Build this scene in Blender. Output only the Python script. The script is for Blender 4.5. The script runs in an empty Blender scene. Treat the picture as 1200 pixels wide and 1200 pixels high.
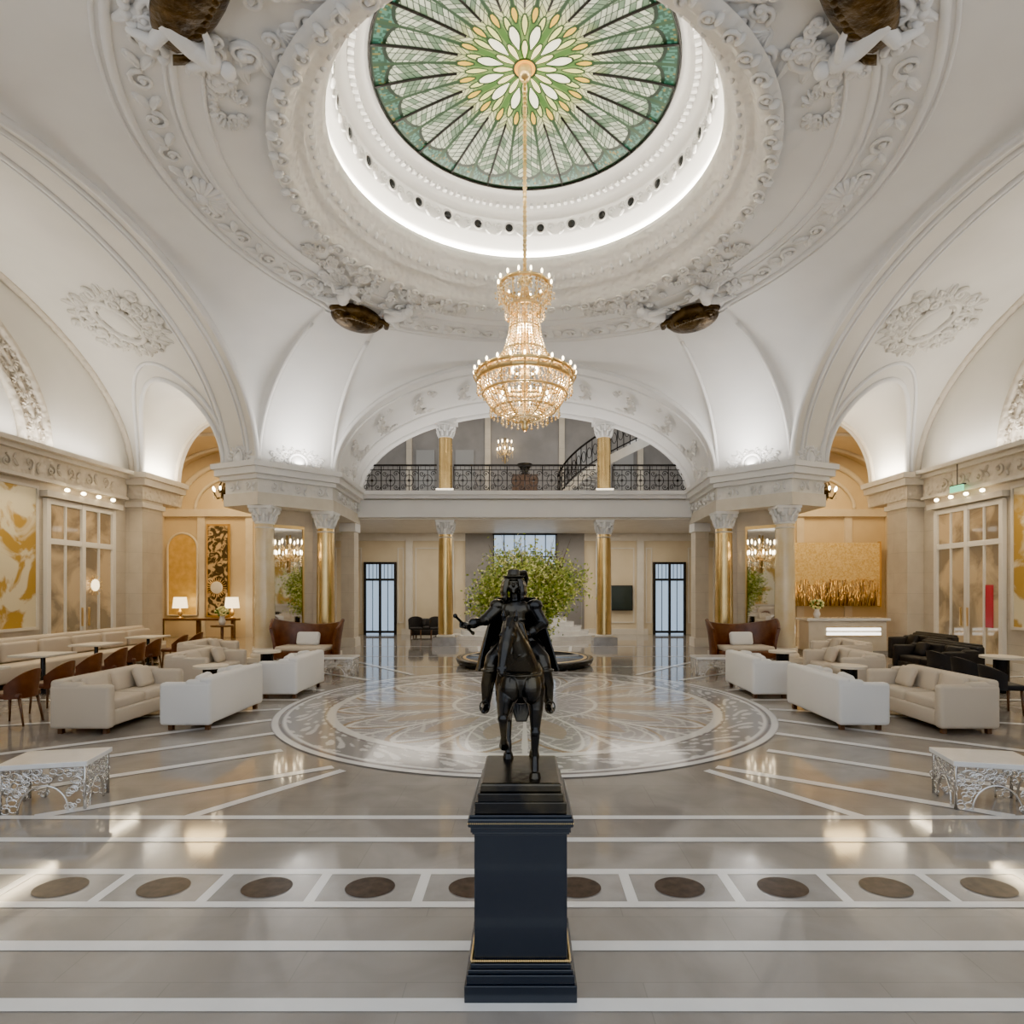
import bpy,bmesh,math,random
import numpy as np
from mathutils import Vector,Matrix
random.seed(7)
pi=math.pi;sin=math.sin;cos=math.cos;sqrt=math.sqrt
CY=10.25; S=7.2; A0=5.65; Z0=5.45; C0=3.25
# ---------------------------------------------------------------- materials
MATS={}
def mk(name,col,rough=.5,metal=0,bump=None,var=None,emit=None,coat=0,brick=None,trans=0,spec=.5,nosamp=True):
    m=bpy.data.materials.new(name);m.use_nodes=True;nt=m.node_tree;N=nt.nodes;L=nt.links
    b=N['Principled BSDF'];b.inputs['Base Color'].default_value=(*col,1);b.inputs['Roughness'].default_value=rough
    b.inputs['Metallic'].default_value=metal;b.inputs['Coat Weight'].default_value=coat;b.inputs['Coat Roughness'].default_value=.08
    b.inputs['Specular IOR Level'].default_value=spec
    b.inputs['Transmission Weight'].default_value=trans
    tc=N.new('ShaderNodeTexCoord');src=None
    if var:
        n=N.new('ShaderNodeTexNoise');n.inputs['Scale'].default_value=var[0];n.inputs['Detail'].default_value=6
        if len(var)>3:n.inputs['Distortion'].default_value=var[3]
        L.new(tc.outputs['Object'],n.inputs['Vector'])
        r=N.new('ShaderNodeValToRGB');r.color_ramp.elements[0].position=.35;r.color_ramp.elements[1].position=.68
        r.color_ramp.elements[0].color=(*col,1);r.color_ramp.elements[1].color=(*var[1],1)
        L.new(n.outputs['Fac'],r.inputs['Fac']);src=r.outputs['Color']
        if len(var)>2 and var[2]:
            r.color_ramp.elements[0].position=var[2][0];r.color_ramp.elements[1].position=var[2][1]
    if brick:
        t=N.new('ShaderNodeTexBrick');t.inputs['Scale'].default_value=1
        t.inputs['Brick Width'].default_value=brick[0];t.inputs['Row Height'].default_value=brick[1];t.inputs['Mortar Size'].default_value=brick[2]
        t.inputs['Color1'].default_value=(1,1,1,1);t.inputs['Color2'].default_value=(brick[3],)*3+(1,);t.inputs['Mortar'].default_value=(brick[4],)*3+(1,)
        if brick[5]=='wall':
            s=N.new('ShaderNodeSeparateXYZ');c=N.new('ShaderNodeCombineXYZ');ad=N.new('ShaderNodeMath');ad.operation='ADD'
            L.new(tc.outputs['Object'],s.inputs[0]);L.new(s.outputs[0],ad.inputs[0]);L.new(s.outputs[1],ad.inputs[1])
            L.new(ad.outputs[0],c.inputs[0]);L.new(s.outputs[2],c.inputs[1]);L.new(c.outputs[0],t.inputs['Vector'])
        else:L.new(tc.outputs['Object'],t.inputs['Vector'])
        mx=N.new('ShaderNodeMix');mx.data_type='RGBA';mx.blend_type='MULTIPLY';mx.inputs[0].default_value=1
        if src:L.new(src,mx.inputs[6])
        else:mx.inputs[6].default_value=(*col,1)
        L.new(t.outputs['Color'],mx.inputs[7]);src=mx.outputs[2]
    if src:L.new(src,b.inputs['Base Color'])
    if bump:
        if bump[2]=='noise':
            n=N.new('ShaderNodeTexNoise');n.inputs['Detail'].default_value=5;o=n.outputs['Fac']
        else:
            n=N.new('ShaderNodeTexVoronoi');n.feature='SMOOTH_F1';o=n.outputs['Distance']
        n.inputs['Scale'].default_value=bump[0];L.new(tc.outputs['Object'],n.inputs['Vector'])
        bp=N.new('ShaderNodeBump');bp.inputs['Strength'].default_value=bump[1];bp.inputs['Distance'].default_value=bump[3] if len(bump)>3 else .02
        L.new(o,bp.inputs['Height']);L.new(bp.outputs[0],b.inputs['Normal'])
    if emit:
        b.inputs['Emission Color'].default_value=(*emit[0],1);b.inputs['Emission Strength'].default_value=emit[1]
        if len(emit)>2 and src:L.new(src,b.inputs['Emission Color'])
        if nosamp:m.cycles.emission_sampling='NONE'
    MATS[name]=m;return m
def attrmat(name,rough,emit=0,coat=0):
    m=mk(name,(.5,.5,.5),rough,coat=coat);N=m.node_tree.nodes;L=m.node_tree.links;b=N['Principled BSDF']
    a=N.new('ShaderNodeAttribute');a.attribute_name='Col';L.new(a.outputs['Color'],b.inputs['Base Color'])
    if emit:L.new(a.outputs['Color'],b.inputs['Emission Color']);b.inputs['Emission Strength'].default_value=emit
    m.cycles.emission_sampling='NONE'
    return m
stucco=mk('stucco_white',(.82,.81,.79),.55,bump=(7,.05,'noise'),var=(1.2,(.78,.77,.75)))
stucco2=mk('stucco_cream',(.78,.745,.67),.6,bump=(5,.07,'noise'),var=(.8,(.73,.695,.62)))
carved=mk('stucco_carved',(.79,.77,.73),.55,bump=(9,.75,'vor',.035))
carved2=mk('stone_carved',(.65,.575,.46),.55,bump=(8,1,'vor',.05))
stone=mk('wall_stone',(.61,.535,.42),.5,var=(2.5,(.54,.465,.36)),brick=(1.3,.62,.006,.96,.78,'wall'))
stonel=mk('stone_light',(.70,.64,.54),.5,var=(3,(.64,.58,.48)))
beige=mk('wall_beige',(.68,.57,.39),.6,var=(1,(.61,.50,.33)))
gold=mk('gold_satin',(.78,.56,.25),.24,.88,var=(3,(.66,.46,.19)))
golddeep=mk('gold_leaf',(.66,.45,.12),.4,.5,var=(4,(.80,.58,.22)))
mural=mk('mural_gold',(.48,.29,.045),.4,.2,var=(1.1,(.76,.68,.48),(.46,.53),.8))
muralR=mk('mural_wheat',(.70,.52,.20),.4,.15,var=(9,(.90,.76,.45),(.4,.6),1.5))
colm=mk('column_marble',(.74,.62,.42),.10,coat=.5,var=(2,(.66,.51,.28)))
floorm=mk('floor_marble',(.27,.242,.218),.07,var=(1.5,(.355,.325,.295),(.3,.7),1.2),brick=(1.2,.6,.003,.95,.82,'floor'),spec=.6)
whitem=mk('floor_white_marble',(.87,.865,.86),.08,var=(3,(.81,.80,.795)))
greym=mk('floor_grey_marble',(.30,.283,.27),.08,var=(5,(.37,.35,.335)))
brownm=mk('floor_brown_marble',(.026,.014,.009),.28,var=(14,(.075,.045,.03)),spec=.2)
black=mk('black_lacquer',(.009,.013,.021),.22,coat=.3)
blackg=mk('black_stone',(.012,.012,.014),.22,spec=.35)
brass=mk('brass_trim',(.76,.55,.25),.3,1)
bronze=mk('bronze',(.035,.034,.034),.25,.85,bump=(30,.15,'noise',.01),var=(5,(.11,.092,.06),(.45,.75)))
bronzeC=mk('bronze_gilt_dark',(.034,.021,.009),.38,.7,bump=(7,.6,'noise',.05),var=(5,(.11,.07,.028)))
iron=mk('wrought_iron',(.02,.018,.017),.4,.7)
fab=mk('sofa_fabric_cream',(.58,.495,.39),.85,bump=(160,.25,'noise',.003))
fabW=mk('sofa_fabric_white',(.76,.745,.725),.8,bump=(160,.25,'noise',.003))
fabD=mk('fabric_charcoal',(.02,.018,.019),.75,bump=(160,.3,'noise',.003))
leather=mk('leather_brown',(.085,.028,.012),.35,var=(6,(.14,.05,.022)),bump=(60,.2,'noise',.003))
wood=mk('walnut_wood',(.09,.042,.022),.35,var=(9,(.14,.07,.035)))
silver=mk('polished_silver',(.75,.74,.72),.16,1)
whitep=mk('white_paint',(.78,.735,.65),.4)
glassb=mk('window_glass',(.25,.32,.40),.08,emit=((.50,.68,.92),.55))
glassw=mk('door_glass_warm',(.13,.08,.04),.05,var=(1.1,(.46,.32,.17),(.42,.58),.6),emit=((1,.75,.4),.06),spec=.7)  # reflections and lit interior put into mottled colour and a faint glow
mirror=mk('mirror_glass',(.80,.79,.77),.03,1)
darkwall=mk('wall_dark_taupe',(.20,.185,.17),.6,var=(1,(.27,.25,.23)))
panelg=mk('panel_taupe',(.28,.27,.25),.3)
shade=mk('lamp_shade',(.9,.8,.6),.7,emit=((1,.78,.45),2.0))
bulb=mk('bulb_warm',(1,.9,.7),.5,emit=((1,.80,.50),12))
led=mk('led_strip',(1,.95,.85),.5,emit=((1,.93,.80),38),nosamp=False)
ledw=mk('led_white',(1,1,1),.5,emit=((1,.97,.9),2.2))
crystal=mk('crystal_beads',(.55,.34,.10),.10,.5,var=(9,(1,.84,.54),(.42,.6)),emit=((1,.74,.4),.24,1),coat=.6)  # sparkle put into the colour: bright blotches plus a warm glow
leafm=mk('leaves',(.25,.37,.035),.5,var=(3,(.50,.53,.09)))
leafd=mk('leaves_dark',(.07,.15,.02),.5,var=(3,(.13,.23,.04)))
flower=mk('flowers_yellow_white',(.88,.84,.36),.6)
branch=mk('branches',(.12,.07,.05),.7)
shellw=mk('white_marble',(.82,.81,.79),.15,var=(4,(.73,.72,.70)),coat=.4)
screen=mk('screen_green',(.03,.04,.035),.15)
poster=mk('art_panel',(.05,.04,.035),.3,var=(3,(.6,.45,.25),(.48,.56),1.5))
darkb=mk('dark_bronze_frame',(.03,.028,.028),.4,.5)
red=mk('red_lacquer',(.5,.02,.05),.3)
green=mk('exit_green',(.1,.6,.3),.3,emit=((.2,.9,.5),.8))
# ---------------------------------------------------------------- builder
class MB:
    def __init__(s):s.v=[];s.f=[];s.mi=[];s.sm=[];s.mats=[];s.M=Matrix.Identity(4)
    def add(s,vs,fs,mat,smooth=True):
        if mat not in s.mats:s.mats.append(mat)
        k=s.mats.index(mat);o=len(s.v);M=s.M
        s.v.extend([tuple(M@Vector(p)) for p in vs])
        for f in fs:s.f.append([i+o for i in f]);s.mi.append(k);s.sm.append(smooth)
    def box(s,c,d,mat,bev=0,rz=0,seg=2,R=None):
        bm=bmesh.new();bmesh.ops.create_cube(bm,size=1)
        for v in bm.verts:v.co=Vector((v.co.x*d[0],v.co.y*d[1],v.co.z*d[2]))
        if bev>0:
            bmesh.ops.bevel(bm,geom=list(bm.edges),offset=min(bev,min(d)*.49),segments=seg,affect='EDGES',profile=.5)
        R=R or Matrix.Rotation(rz,4,'Z');T=Matrix.Translation(c)@R
        bm.verts.index_update()
        s.add([T@v.co for v in bm.verts],[[v.index for v in f.verts] for f in bm.faces],mat,bev>0.015)
        bm.free()
    def bb(s,x0,x1,y0,y1,z0,z1,mat,bev=0):
        s.box(((x0+x1)/2,(y0+y1)/2,(z0+z1)/2),(abs(x1-x0),abs(y1-y0),abs(z1-z0)),mat,bev)
    def grid(s,fn,nu,nv,mat,smooth=True,cu=False):
        vs=[fn(i/nu,j/nv) for i in range(nu+(0 if cu else 1)) for j in range(nv+1)]
        fs=[];n=nu
        for i in range(nu):
            i2=(i+1)%nu if cu else i+1
            for j in range(nv):
                fs.append([i*(nv+1)+j,i2*(nv+1)+j,i2*(nv+1)+j+1,i*(nv+1)+j+1])
        s.add(vs,fs,mat,smooth)
    def lathe(s,prof,seg,mat,c=(0,0,0),smooth=True,sx=1,sy=1):
        n=len(prof)-1
        def fn(u,v):
            r,z=prof[round(v*n)];t=u*2*pi
            return (c[0]+r*cos(t)*sx,c[1]+r*sin(t)*sy,c[2]+z)
        s.grid(fn,seg,n,mat,smooth,True)
    def tube(s,pts,rad,seg,mat,closed=False,flat=1,smooth=True):
        pts=[Vector(p) for p in pts];n=len(pts)
        if not hasattr(rad,'__len__'):rad=[rad]*n
        vs=[];prev=None
        for i in range(n):
            a=pts[i-1] if (i>0 or closed) else pts[i];b=pts[(i+1)%n] if (i<n-1 or closed) else pts[i]
            t=(b-a)
            if t.length<1e-9:t=Vector((0,0,1))
            t.normalize()
            if prev is None:
                ref=Vector((0,0,1)) if abs(t.z)<.9 else Vector((1,0,0));x=t.cross(ref).normalized()
            else:
                x=(prev-t*prev.dot(t))
                x=x.normalized() if x.length>1e-6 else t.orthogonal().normalized()
            prev=x;y=t.cross(x)
            for k in range(seg):
                an=2*pi*k/seg;vs.append(pts[i]+x*(cos(an)*rad[i])+y*(sin(an)*rad[i]*flat))
        fs=[]
        for i in range(n if closed else n-1):
            j=(i+1)%n
            for k in range(seg):fs.append([i*seg+k,i*seg+(k+1)%seg,j*seg+(k+1)%seg,j*seg+k])
        if not closed:fs.append(list(range(seg))[::-1]);fs.append([(n-1)*seg+k for k in range(seg)])
        s.add(vs,fs,mat,smooth)
    def cap(s,p0,p1,r0,r1,mat,seg=12):
        p0=Vector(p0);p1=Vector(p1);d=(p1-p0);L=d.length;d=d/L if L>0 else Vector((0,0,1))
        P=[];R=[]
        for k in range(5):
            a=pi/2*k/4;P.append(p0-d*r0*cos(a));R.append(max(r0*sin(a),.0008))
        for k in range(5):
            a=pi/2*k/4;P.append(p1+d*r1*sin(a));R.append(max(r1*cos(a),.0008))
        s.tube(P,R,seg,mat)
    def chain(s,pts,rad,mat,seg=12):
        for i in range(len(pts)-1):s.cap(pts[i],pts[i+1],rad[i],rad[i+1],mat,seg)
    def sph(s,c,r,mat,u=14,v=8,R=None):
        if not hasattr(r,'__len__'):r=(r,r,r)
        vs=[(0,0,-1)];
        for j in range(1,v):
            ph=-pi/2+pi*j/v
            for i in range(u):vs.append((cos(ph)*cos(2*pi*i/u),cos(ph)*sin(2*pi*i/u),sin(ph)))
        vs.append((0,0,1));fs=[]
        for i in range(u):fs.append([0,1+(i+1)%u,1+i])
        for j in range(v-2):
            for i in range(u):
                a=1+j*u;b=a+u;fs.append([a+i,a+(i+1)%u,b+(i+1)%u,b+i])
        a=1+(v-2)*u;t=len(vs)-1
        for i in range(u):fs.append([a+i,a+(i+1)%u,t])
        R=R or Matrix.Identity(4);c=Vector(c)
        s.add([R@Vector((p[0]*r[0],p[1]*r[1],p[2]*r[2]))+c for p in vs],fs,mat)
    def octa(s,c,r,h,mat):
        x,y,z=c
        s.add([(x+r,y,z),(x,y+r,z),(x-r,y,z),(x,y-r,z),(x,y,z+h),(x,y,z-h)],[[0,1,4],[1,2,4],[2,3,4],[3,0,4],[1,0,5],[2,1,5],[3,2,5],[0,3,5]],mat,False)
    def prism(s,poly,z0,z1,mat,smooth=False):
        n=len(poly);vs=[(p[0],p[1],z0) for p in poly]+[(p[0],p[1],z1) for p in poly]
        fs=[list(range(n))[::-1],[n+i for i in range(n)]]+[[i,(i+1)%n,n+(i+1)%n,n+i] for i in range(n)]
        s.add(vs,fs,mat,smooth)
    def obj(s,name,loc=None,rz=0,parent=None):
        me=bpy.data.meshes.new(name);me.from_pydata(s.v,[],s.f)
        for m in s.mats:me.materials.append(m)
        me.polygons.foreach_set('material_index',s.mi);me.polygons.foreach_set('use_smooth',s.sm);me.update()
        o=bpy.data.objects.new(name,me);bpy.context.scene.collection.objects.link(o)
        if loc:o.location=loc
        o.rotation_euler[2]=rz
        if parent:o.parent=parent
        return o
def empty(name,loc=(0,0,0)):
    e=bpy.data.objects.new(name,None);bpy.context.scene.collection.objects.link(e);e.location=loc;return e
def frame(p,n,up):
    z=Vector(n).normalized();x=Vector(up).cross(z).normalized();y=z.cross(x)
    M=Matrix.Identity(4)
    for i in range(3):M[i][0]=x[i];M[i][1]=y[i];M[i][2]=z[i];M[i][3]=p[i]
    return M
def offset(poly,d):
    n=len(poly);out=[]
    for i in range(n):
        a=Vector(poly[i-1]);b=Vector(poly[i]);c=Vector(poly[(i+1)%n])
        e1=(b-a).normalized();e2=(c-b).normalized();n1=Vector((e1.y,-e1.x));n2=Vector((e2.y,-e2.x))
        m=(n1+n2);m=m/ m.length_squared*2
        out.append(tuple(b+m*d))
    return out
def ccw(poly):
    a=sum(poly[i-1][0]*poly[i][1]-poly[i][0]*poly[i-1][1] for i in range(len(poly)))
    return poly if a>0 else poly[::-1]
I4=Matrix.Identity(4)
# ---------------------------------------------------------------- ornament
def scroll(mb,x,y,R,ang,hand,mat,th=.05,turn=1.6,z=.02):
    pts=[];rad=[];n=16
    for i in range(n+1):
        t=i/n;a=ang+hand*turn*2*pi*t;r=R*(1-t)**1.1+R*.06
        pts.append((x+r*cos(a),y+r*sin(a),z+th*.4));rad.append(th*(1-.55*t))
    mb.tube(pts,rad,6,mat,flat=1)
    mb.sph((x,y,z+th*.5),th*1.3,mat,8,5)
def leafb(mb,x,y,l,w,ang,mat,z=.02,h=.06):
    mb.sph((x+cos(ang)*l*.5,y+sin(ang)*l*.5,z),(l*.5,w*.5,h),mat,10,6,R=Matrix.Rotation(ang,4,'Z'))
    mb.sph((x+cos(ang)*l*.5,y+sin(ang)*l*.5,z+h*.6),(l*.45,w*.12,h*.7),mat,8,5,R=Matrix.Rotation(ang,4,'Z'))
def cartouche(mb,w,h,mat,shield=True):
    k=w/2
    if shield:
        mb.sph((0,0,.03),(k*.28,h*.33,.10),mat,18,8)
        mb.tube([(k*.34*cos(a*pi/12),h*.40*sin(a*pi/12),.06) for a in range(24)],.045*k+.01,6,mat,closed=True)
    for sg in (-1,1):
        for (px,py,R,an) in ((.45,.28,.17,0),(.5,-.22,.18,pi/2),(.72,.05,.15,pi),(.9,.22,.10,0),(.25,.5,.12,pi/2),(.25,-.48,.13,-pi/2),(.88,-.18,.1,pi/2)):
            scroll(mb,sg*px*k,py*h,R*k,an if sg>0 else pi-an,sg,mat,th=.035*k+.01)
        for j in range(7):
            a=(-.9+1.8*j/6);leafb(mb,sg*k*.55*cos(a),h*.42*sin(a),k*.42,k*.14,a if sg>0 else pi-a,mat,h=.05)
        for j in range(9):
            t=j/8;mb.sph((sg*k*(.3+.65*t),-h*(.38-.28*t)-.12*sin(pi*t)*h,.04),.045*k+.01,mat,8,5)
    for j in range(5):
        a=pi/2+(j-2)*.35;leafb(mb,0,h*.38,h*.22,h*.1,a,mat)
def shell(mb,R,mat):
    for j in range(11):
        a=pi*(j/10);mb.cap((0,0,.05),(R*cos(a),R*sin(a)*.8,.03),.03,.09*R+.02,mat,8)
    mb.sph((0,0,.05),(R*.3,R*.2,.12),mat,10,6)
    for sg in(-1,1):scroll(mb,sg*R*.9,-R*.25,R*.3,0 if sg>0 else pi,sg,mat,th=.04)
def frieze(mb,M,L,h,mat,step=None):
    step=step or h*1.5;n=max(1,int(L/step));old=mb.M;mb.M=old@M
    for i in range(n):
        x=-L/2+(i+.5)*L/n;sg=1 if i%2 else -1
        scroll(mb,x,sg*h*.08,h*.34,-sg*pi/2,sg,mat,th=h*.07,turn=1.4)
        leafb(mb,x+step*.35,-sg*h*.1,h*.45,h*.2,sg*1.0,mat,h=h*.09)
        leafb(mb,x+step*.35,-sg*h*.1,h*.4,h*.18,-sg*1.2,mat,h=h*.08)
    mb.M=old
# ---------------------------------------------------------------- vault functions
ZR=8.87; RR=3.8
def archz(t):
    t=abs(t);return Z0+C0*sqrt(max(0,1-(t/A0)**2)) if t<A0 else Z0
def bound(th):
    c=abs(cos(th));s_=abs(sin(th));r=min(S/max(c,1e-6),S/max(s_,1e-6),(S+A0)/(c+s_));return r
def vz(r,th):
    rb=bound(th);c=abs(cos(th));s_=abs(sin(th));t=rb*min(c,s_)
    zb=archz(t) if max(c,s_)*rb>S-1e-4 else Z0
    u=max(0,min(1,(r-RR)/(rb-RR)))
    return zb+(ZR-zb)*sqrt(max(0,1-u**2.3))
def vpt(r,th):return Vector((r*cos(th),CY+r*sin(th),vz(r,th)))
def vnorm(r,th):
    e=.03;a=vpt(r+e,th)-vpt(r-e,th);b=vpt(r,th+e/r)-vpt(r,th-e/r);n=a.cross(b).normalized()
    return n if n.z<0 else -n
mb=MB()
angs=[]
K=60
for q in range(4):
    base=q*pi/2
    for i in range(-K,K):
        t=A0*sin(pi/2*i/K);angs.append(base+math.atan2(t,S))
    for i in range(12):
        f=i/12;p=(S+(A0-S)*f,A0+(S-A0)*f);angs.append(base+math.atan2(p[1],p[0]))
nA=len(angs)
mb.grid(lambda u,v:tuple(vpt(RR+(bound(angs[round(u*nA)%nA])-RR)*sin(pi/2*v),angs[round(u*nA)%nA])),nA,28,stucco,cu=True)
def side(X):
    w=(X-S)/4.8;return A0+2.1*w,C0+.85*w
xc,hw,ri=9.92,1.55,2.15
def sq(X,Z):
    a,c=side(X);return a*sqrt(max(0,1-((Z-Z0)/c)**2))
for sx in(-1,1):
    def rad(u,v):
        th=pi*u;c=cos(th);s_=sin(th)
        r0=1/sqrt((c/hw)**2+(s_/ri)**2)
        tx=(12-xc)/c if c>1e-6 else ((S-xc)/c if c<-1e-6 else 1e9);tz=2.5/s_ if s_>1e-6 else 1e9
        r1=min(tx,tz);r=r0+(r1-r0)*v;X=xc+r*c;Z=Z0+r*s_
        return (sx*X,CY+sq(X,Z),Z)
    mb.grid(rad,160,14,stucco2)
    def top(u,v):
        X=S+4.8*u;a,c=side(X);ph0=math.asin(2.48/c);ph=ph0+(pi-ph0)*v
        return (sx*X,CY+a*cos(ph),Z0+c*sin(ph))
    mb.grid(top,20,70,stucco2)
    def tun(u,v):
        th=pi*u;X=xc+hw*cos(th);Z=Z0+ri*sin(th);y0=CY+sq(X,Z);return (sx*X,y0+(19.7-y0)*v,Z)
    mb.grid(tun,48,6,stucco)
def bk(y0,y1,c1,a1,sg):
    def f(u,v):
        a=A0+(a1-A0)*v;c=C0+(c1-C0)*v;return (a*cos(pi*u),y0+(y1-y0)*v,Z0+c*sin(pi*u))
    return f
mb.grid(bk(CY+S,21.0,2.78,5.85,1),72,8,stucco)
mb.grid(bk(CY-S,0.0,C0,A0,1),72,4,stucco)
mb.obj('ceiling')
# ---- trims on vaults
mb=MB()
def archtube(axis,off,a,c,r,mat,zo=0,sgn=1):
    pts=[]
    for i in range(61):
        t=pi*i/60
        if axis=='x':pts.append((off,CY+a*cos(t),Z0+c*sin(t)+zo))
        else:pts.append((a*cos(t),off,Z0+c*sin(t)+zo))
    mb.tube(pts,r,8,mat)
for sg in(-1,1):
    for (d,k,r) in((0,0,.07),(.30,.0,.05),(.42,0,.03),(1.05,0,.06),(1.2,0,.03)):
        a,c=side(S+d);archtube('x',sg*(S+d),a,c,r,stucco)
    archtube('x',sg*11.93,7.7,4.05,.09,carved2)
archtube('y',CY+S,A0,C0,.07,stucco);archtube('y',CY+S+.5,A0+.03,C0-.07,.05,stucco)
archtube('y',19.9,5.79,2.93,.06,stucco);archtube('y',20.9,5.83,2.8,.12,stucco);archtube('y',CY-S,A0,C0,.07,stucco)
for sx in(-1,1):
    for k,(rr,dy) in enumerate(((.07,0.0),(.05,.35))):
        pts=[]
        for i in range(41):
            th=pi*i/40;e=1+(.13 if k==1 else 0);X=xc+hw*e*cos(th);Z=Z0+ri*e*sin(th);X=min(X,12);pts.append((sx*X,CY+sq(X,Z)-.02,Z))
        mb.tube(pts,rr,8,stucco)
    mb.tube([(sx*(xc+hw*cos(pi*i/40)),19.4,Z0+ri*sin(pi*i/40)) for i in range(41)],.08,8,stonel)
def circ(r,tr,mat):
    mb.tube([tuple(vpt(r,2*pi*i/240)) for i in range(240)],tr,8,mat,closed=True)
circ(4.0,.06,stucco);circ(5.25,.05,stucco);circ(5.95,.06,stucco);circ(5.35,.03,stucco);circ(4.9,.03,stucco);circ(6.08,.03,stucco)
c=(0,CY,0)
mb.lathe([(4.12,8.80),(4.02,8.72),(3.9,8.72),(3.86,8.82),(3.80,8.84),(3.72,9.0),(3.60,9.0),(3.58,9.14),(3.46,9.16),(3.44,9.34),(3.34,9.38),(3.28,9.5),(3.32,9.62),(3.5,9.62),(3.52,9.70)],200,carved,c)
mb.lathe([(3.52,9.70),(3.4,9.72),(3.34,9.8),(3.24,10.02),(3.2,10.04),(3.15,10.34),(3.11,10.36),(3.06,10.42),(2.98,10.45),(2.96,10.56),(2.84,10.58),(2.80,10.66),(2.70,10.68),(2.64,10.78),(2.5,10.8)],200,stucco,c)
mb.lathe([(3.34,9.635),(3.48,9.635)],128,led,c)
for i in range(96):
    t=2*pi*i/96;mb.sph((3.5*cos(t),CY+3.5*sin(t),9.2),(.055,.055,.09),stucco,8,5)
for i in range(60):
    t=2*pi*(i+.5)/60;M=frame((3.96*cos(t),CY+3.96*sin(t),8.72),(-.2*cos(t),-.2*sin(t),-1),(cos(t),sin(t),0))
    mb.M=M;scroll(mb,0,0,.13,0,1 if i%2 else -1,carved,th=.03);leafb(mb,.1,0,.17,.08,pi/2,carved);mb.M=I4
for i in range(28):
    t=2*pi*(i+.5)/28
    mb.M=frame((3.17*cos(t),CY+3.17*sin(t),10.19),(-cos(t),-sin(t),-.15),(0,0,1))
    mb.sph((0,0,0),(.085,.085,.03),blackg,14,6);mb.tube([(.11*cos(k*pi/8),.11*sin(k*pi/8),.01) for k in range(16)],.02,6,stucco,closed=True)
    for sg in(-1,1):
        scroll(mb,sg*.22,0,.09,0 if sg>0 else pi,sg,stucco,th=.02,z=0)
        leafb(mb,sg*.16,-.08,.16,.05,-.6 if sg>0 else pi+.6,stucco,h=.03)
    mb.M=I4
for i in range(120):
    t=2*pi*i/120;mb.box((2.9*cos(t),CY+2.9*sin(t),10.52),(.10,.07,.06),stucco,rz=t)
for i in range(48):
    t=2*pi*(i+.5)/48
    if abs((t%(pi/2))-pi/4)<.16 : continue
    p=vpt(5.62,t);mb.M=frame(p,vnorm(5.62,t),(cos(t),sin(t),0))
    scroll(mb,-.12,.0,.17,0,1 if i%2 else -1,carved,th=.035);leafb(mb,.1,0,.3,.14,.6,carved);leafb(mb,.1,0,.3,.14,-.6,carved);mb.M=I4
for q in range(4):
    t=q*pi/2;p=vpt(5.6,t);mb.M=frame(p,vnorm(5.6,t),(-cos(t),-sin(t),0));shell(mb,.42,stucco);mb.M=I4
    for dt in (.42,-.42):
        t2=t+dt;p=vpt(4.6,t2);mb.M=frame(p,vnorm(4.6,t2),(cos(t2),sin(t2),0));cartouche(mb,.9,.35,carved,False);mb.M=I4
    t=q*pi/2+pi/4
    p=vpt(5.0,t);mb.M=frame(p,vnorm(5.0,t),(-cos(t),-sin(t),0));cartouche(mb,2.8,1.9,stucco,False)
    random.seed(q+5)
    for sg in(-1,1):
        mb.chain([(sg*.62,-.32,.12),(sg*.72,-.05,.2),(sg*.74,.18,.24)],[.15,.13,.12],stucco);mb.sph((sg*.72,.36,.28),.10,stucco)
        mb.chain([(sg*.80,.14,.26),(sg*1.0,.02,.24),(sg*1.12,.16,.2)],[.06,.05,.035],stucco,8);mb.chain([(sg*.66,.14,.28),(sg*.46,.06,.26),(sg*.34,-.06,.2)],[.06,.05,.035],stucco,8)
        mb.chain([(sg*.62,-.32,.14),(sg*.9,-.42,.22),(sg*1.05,-.62,.1)],[.10,.075,.045],stucco,8)
        for j in range(7):leafb(mb,sg*.85,.1,.55-.05*j,.13,(.0+.3*j) if sg>0 else pi-(.0+.3*j),stucco,z=.06)
        for j in range(20):
            x=sg*random.uniform(.15,1.4);y=random.uniform(-.55,.75);scroll(mb,x,y,random.uniform(.07,.14),random.random()*6,sg,stucco,th=.035,z=.06)
    mb.M=I4
    for dd in (-.115,.115):
        mb.tube([tuple(vpt(6.6+(bound(t+dd)-6.6)*sin(pi/2*i/20),t+dd)) for i in range(21)],.05,8,stucco)
for sx in(-1,1):
    for X,Z,w,h in((9.75,8.45,2.9,1.5),):
        p=Vector((sx*X,CY+sq(X,Z),Z));e=.02
        n=Vector((sx*e,sq(X+e,Z)-sq(X,Z),0)).cross(Vector((0,sq(X,Z+e)-sq(X,Z),e)));n.normalize()
        if n.y>0:n=-n
        mb.M=frame(p,n,(0,0,1));cartouche(mb,w,h,stucco2);cartouche(mb,w*.7,h*.7,stucco2,False);mb.M=frame(p+n*.05,n,(0,0,1))@Matrix.Rotation(pi,4,'Z');cartouche(mb,w*.8,h*1.1,stucco2,False);mb.M=I4
for i in range(11):
    t=pi*(i+.5)/11;a,c_=5.75,3.05;p=(a*cos(t),19.0,Z0+c_*sin(t));mb.M=frame(p,(-cos(t),0,-sin(t)),(0,1,0))
    cartouche(mb,1.1,1.3,carved,i==5);mb.M=I4
mb.obj('trim_ceiling_ornament')
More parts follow.
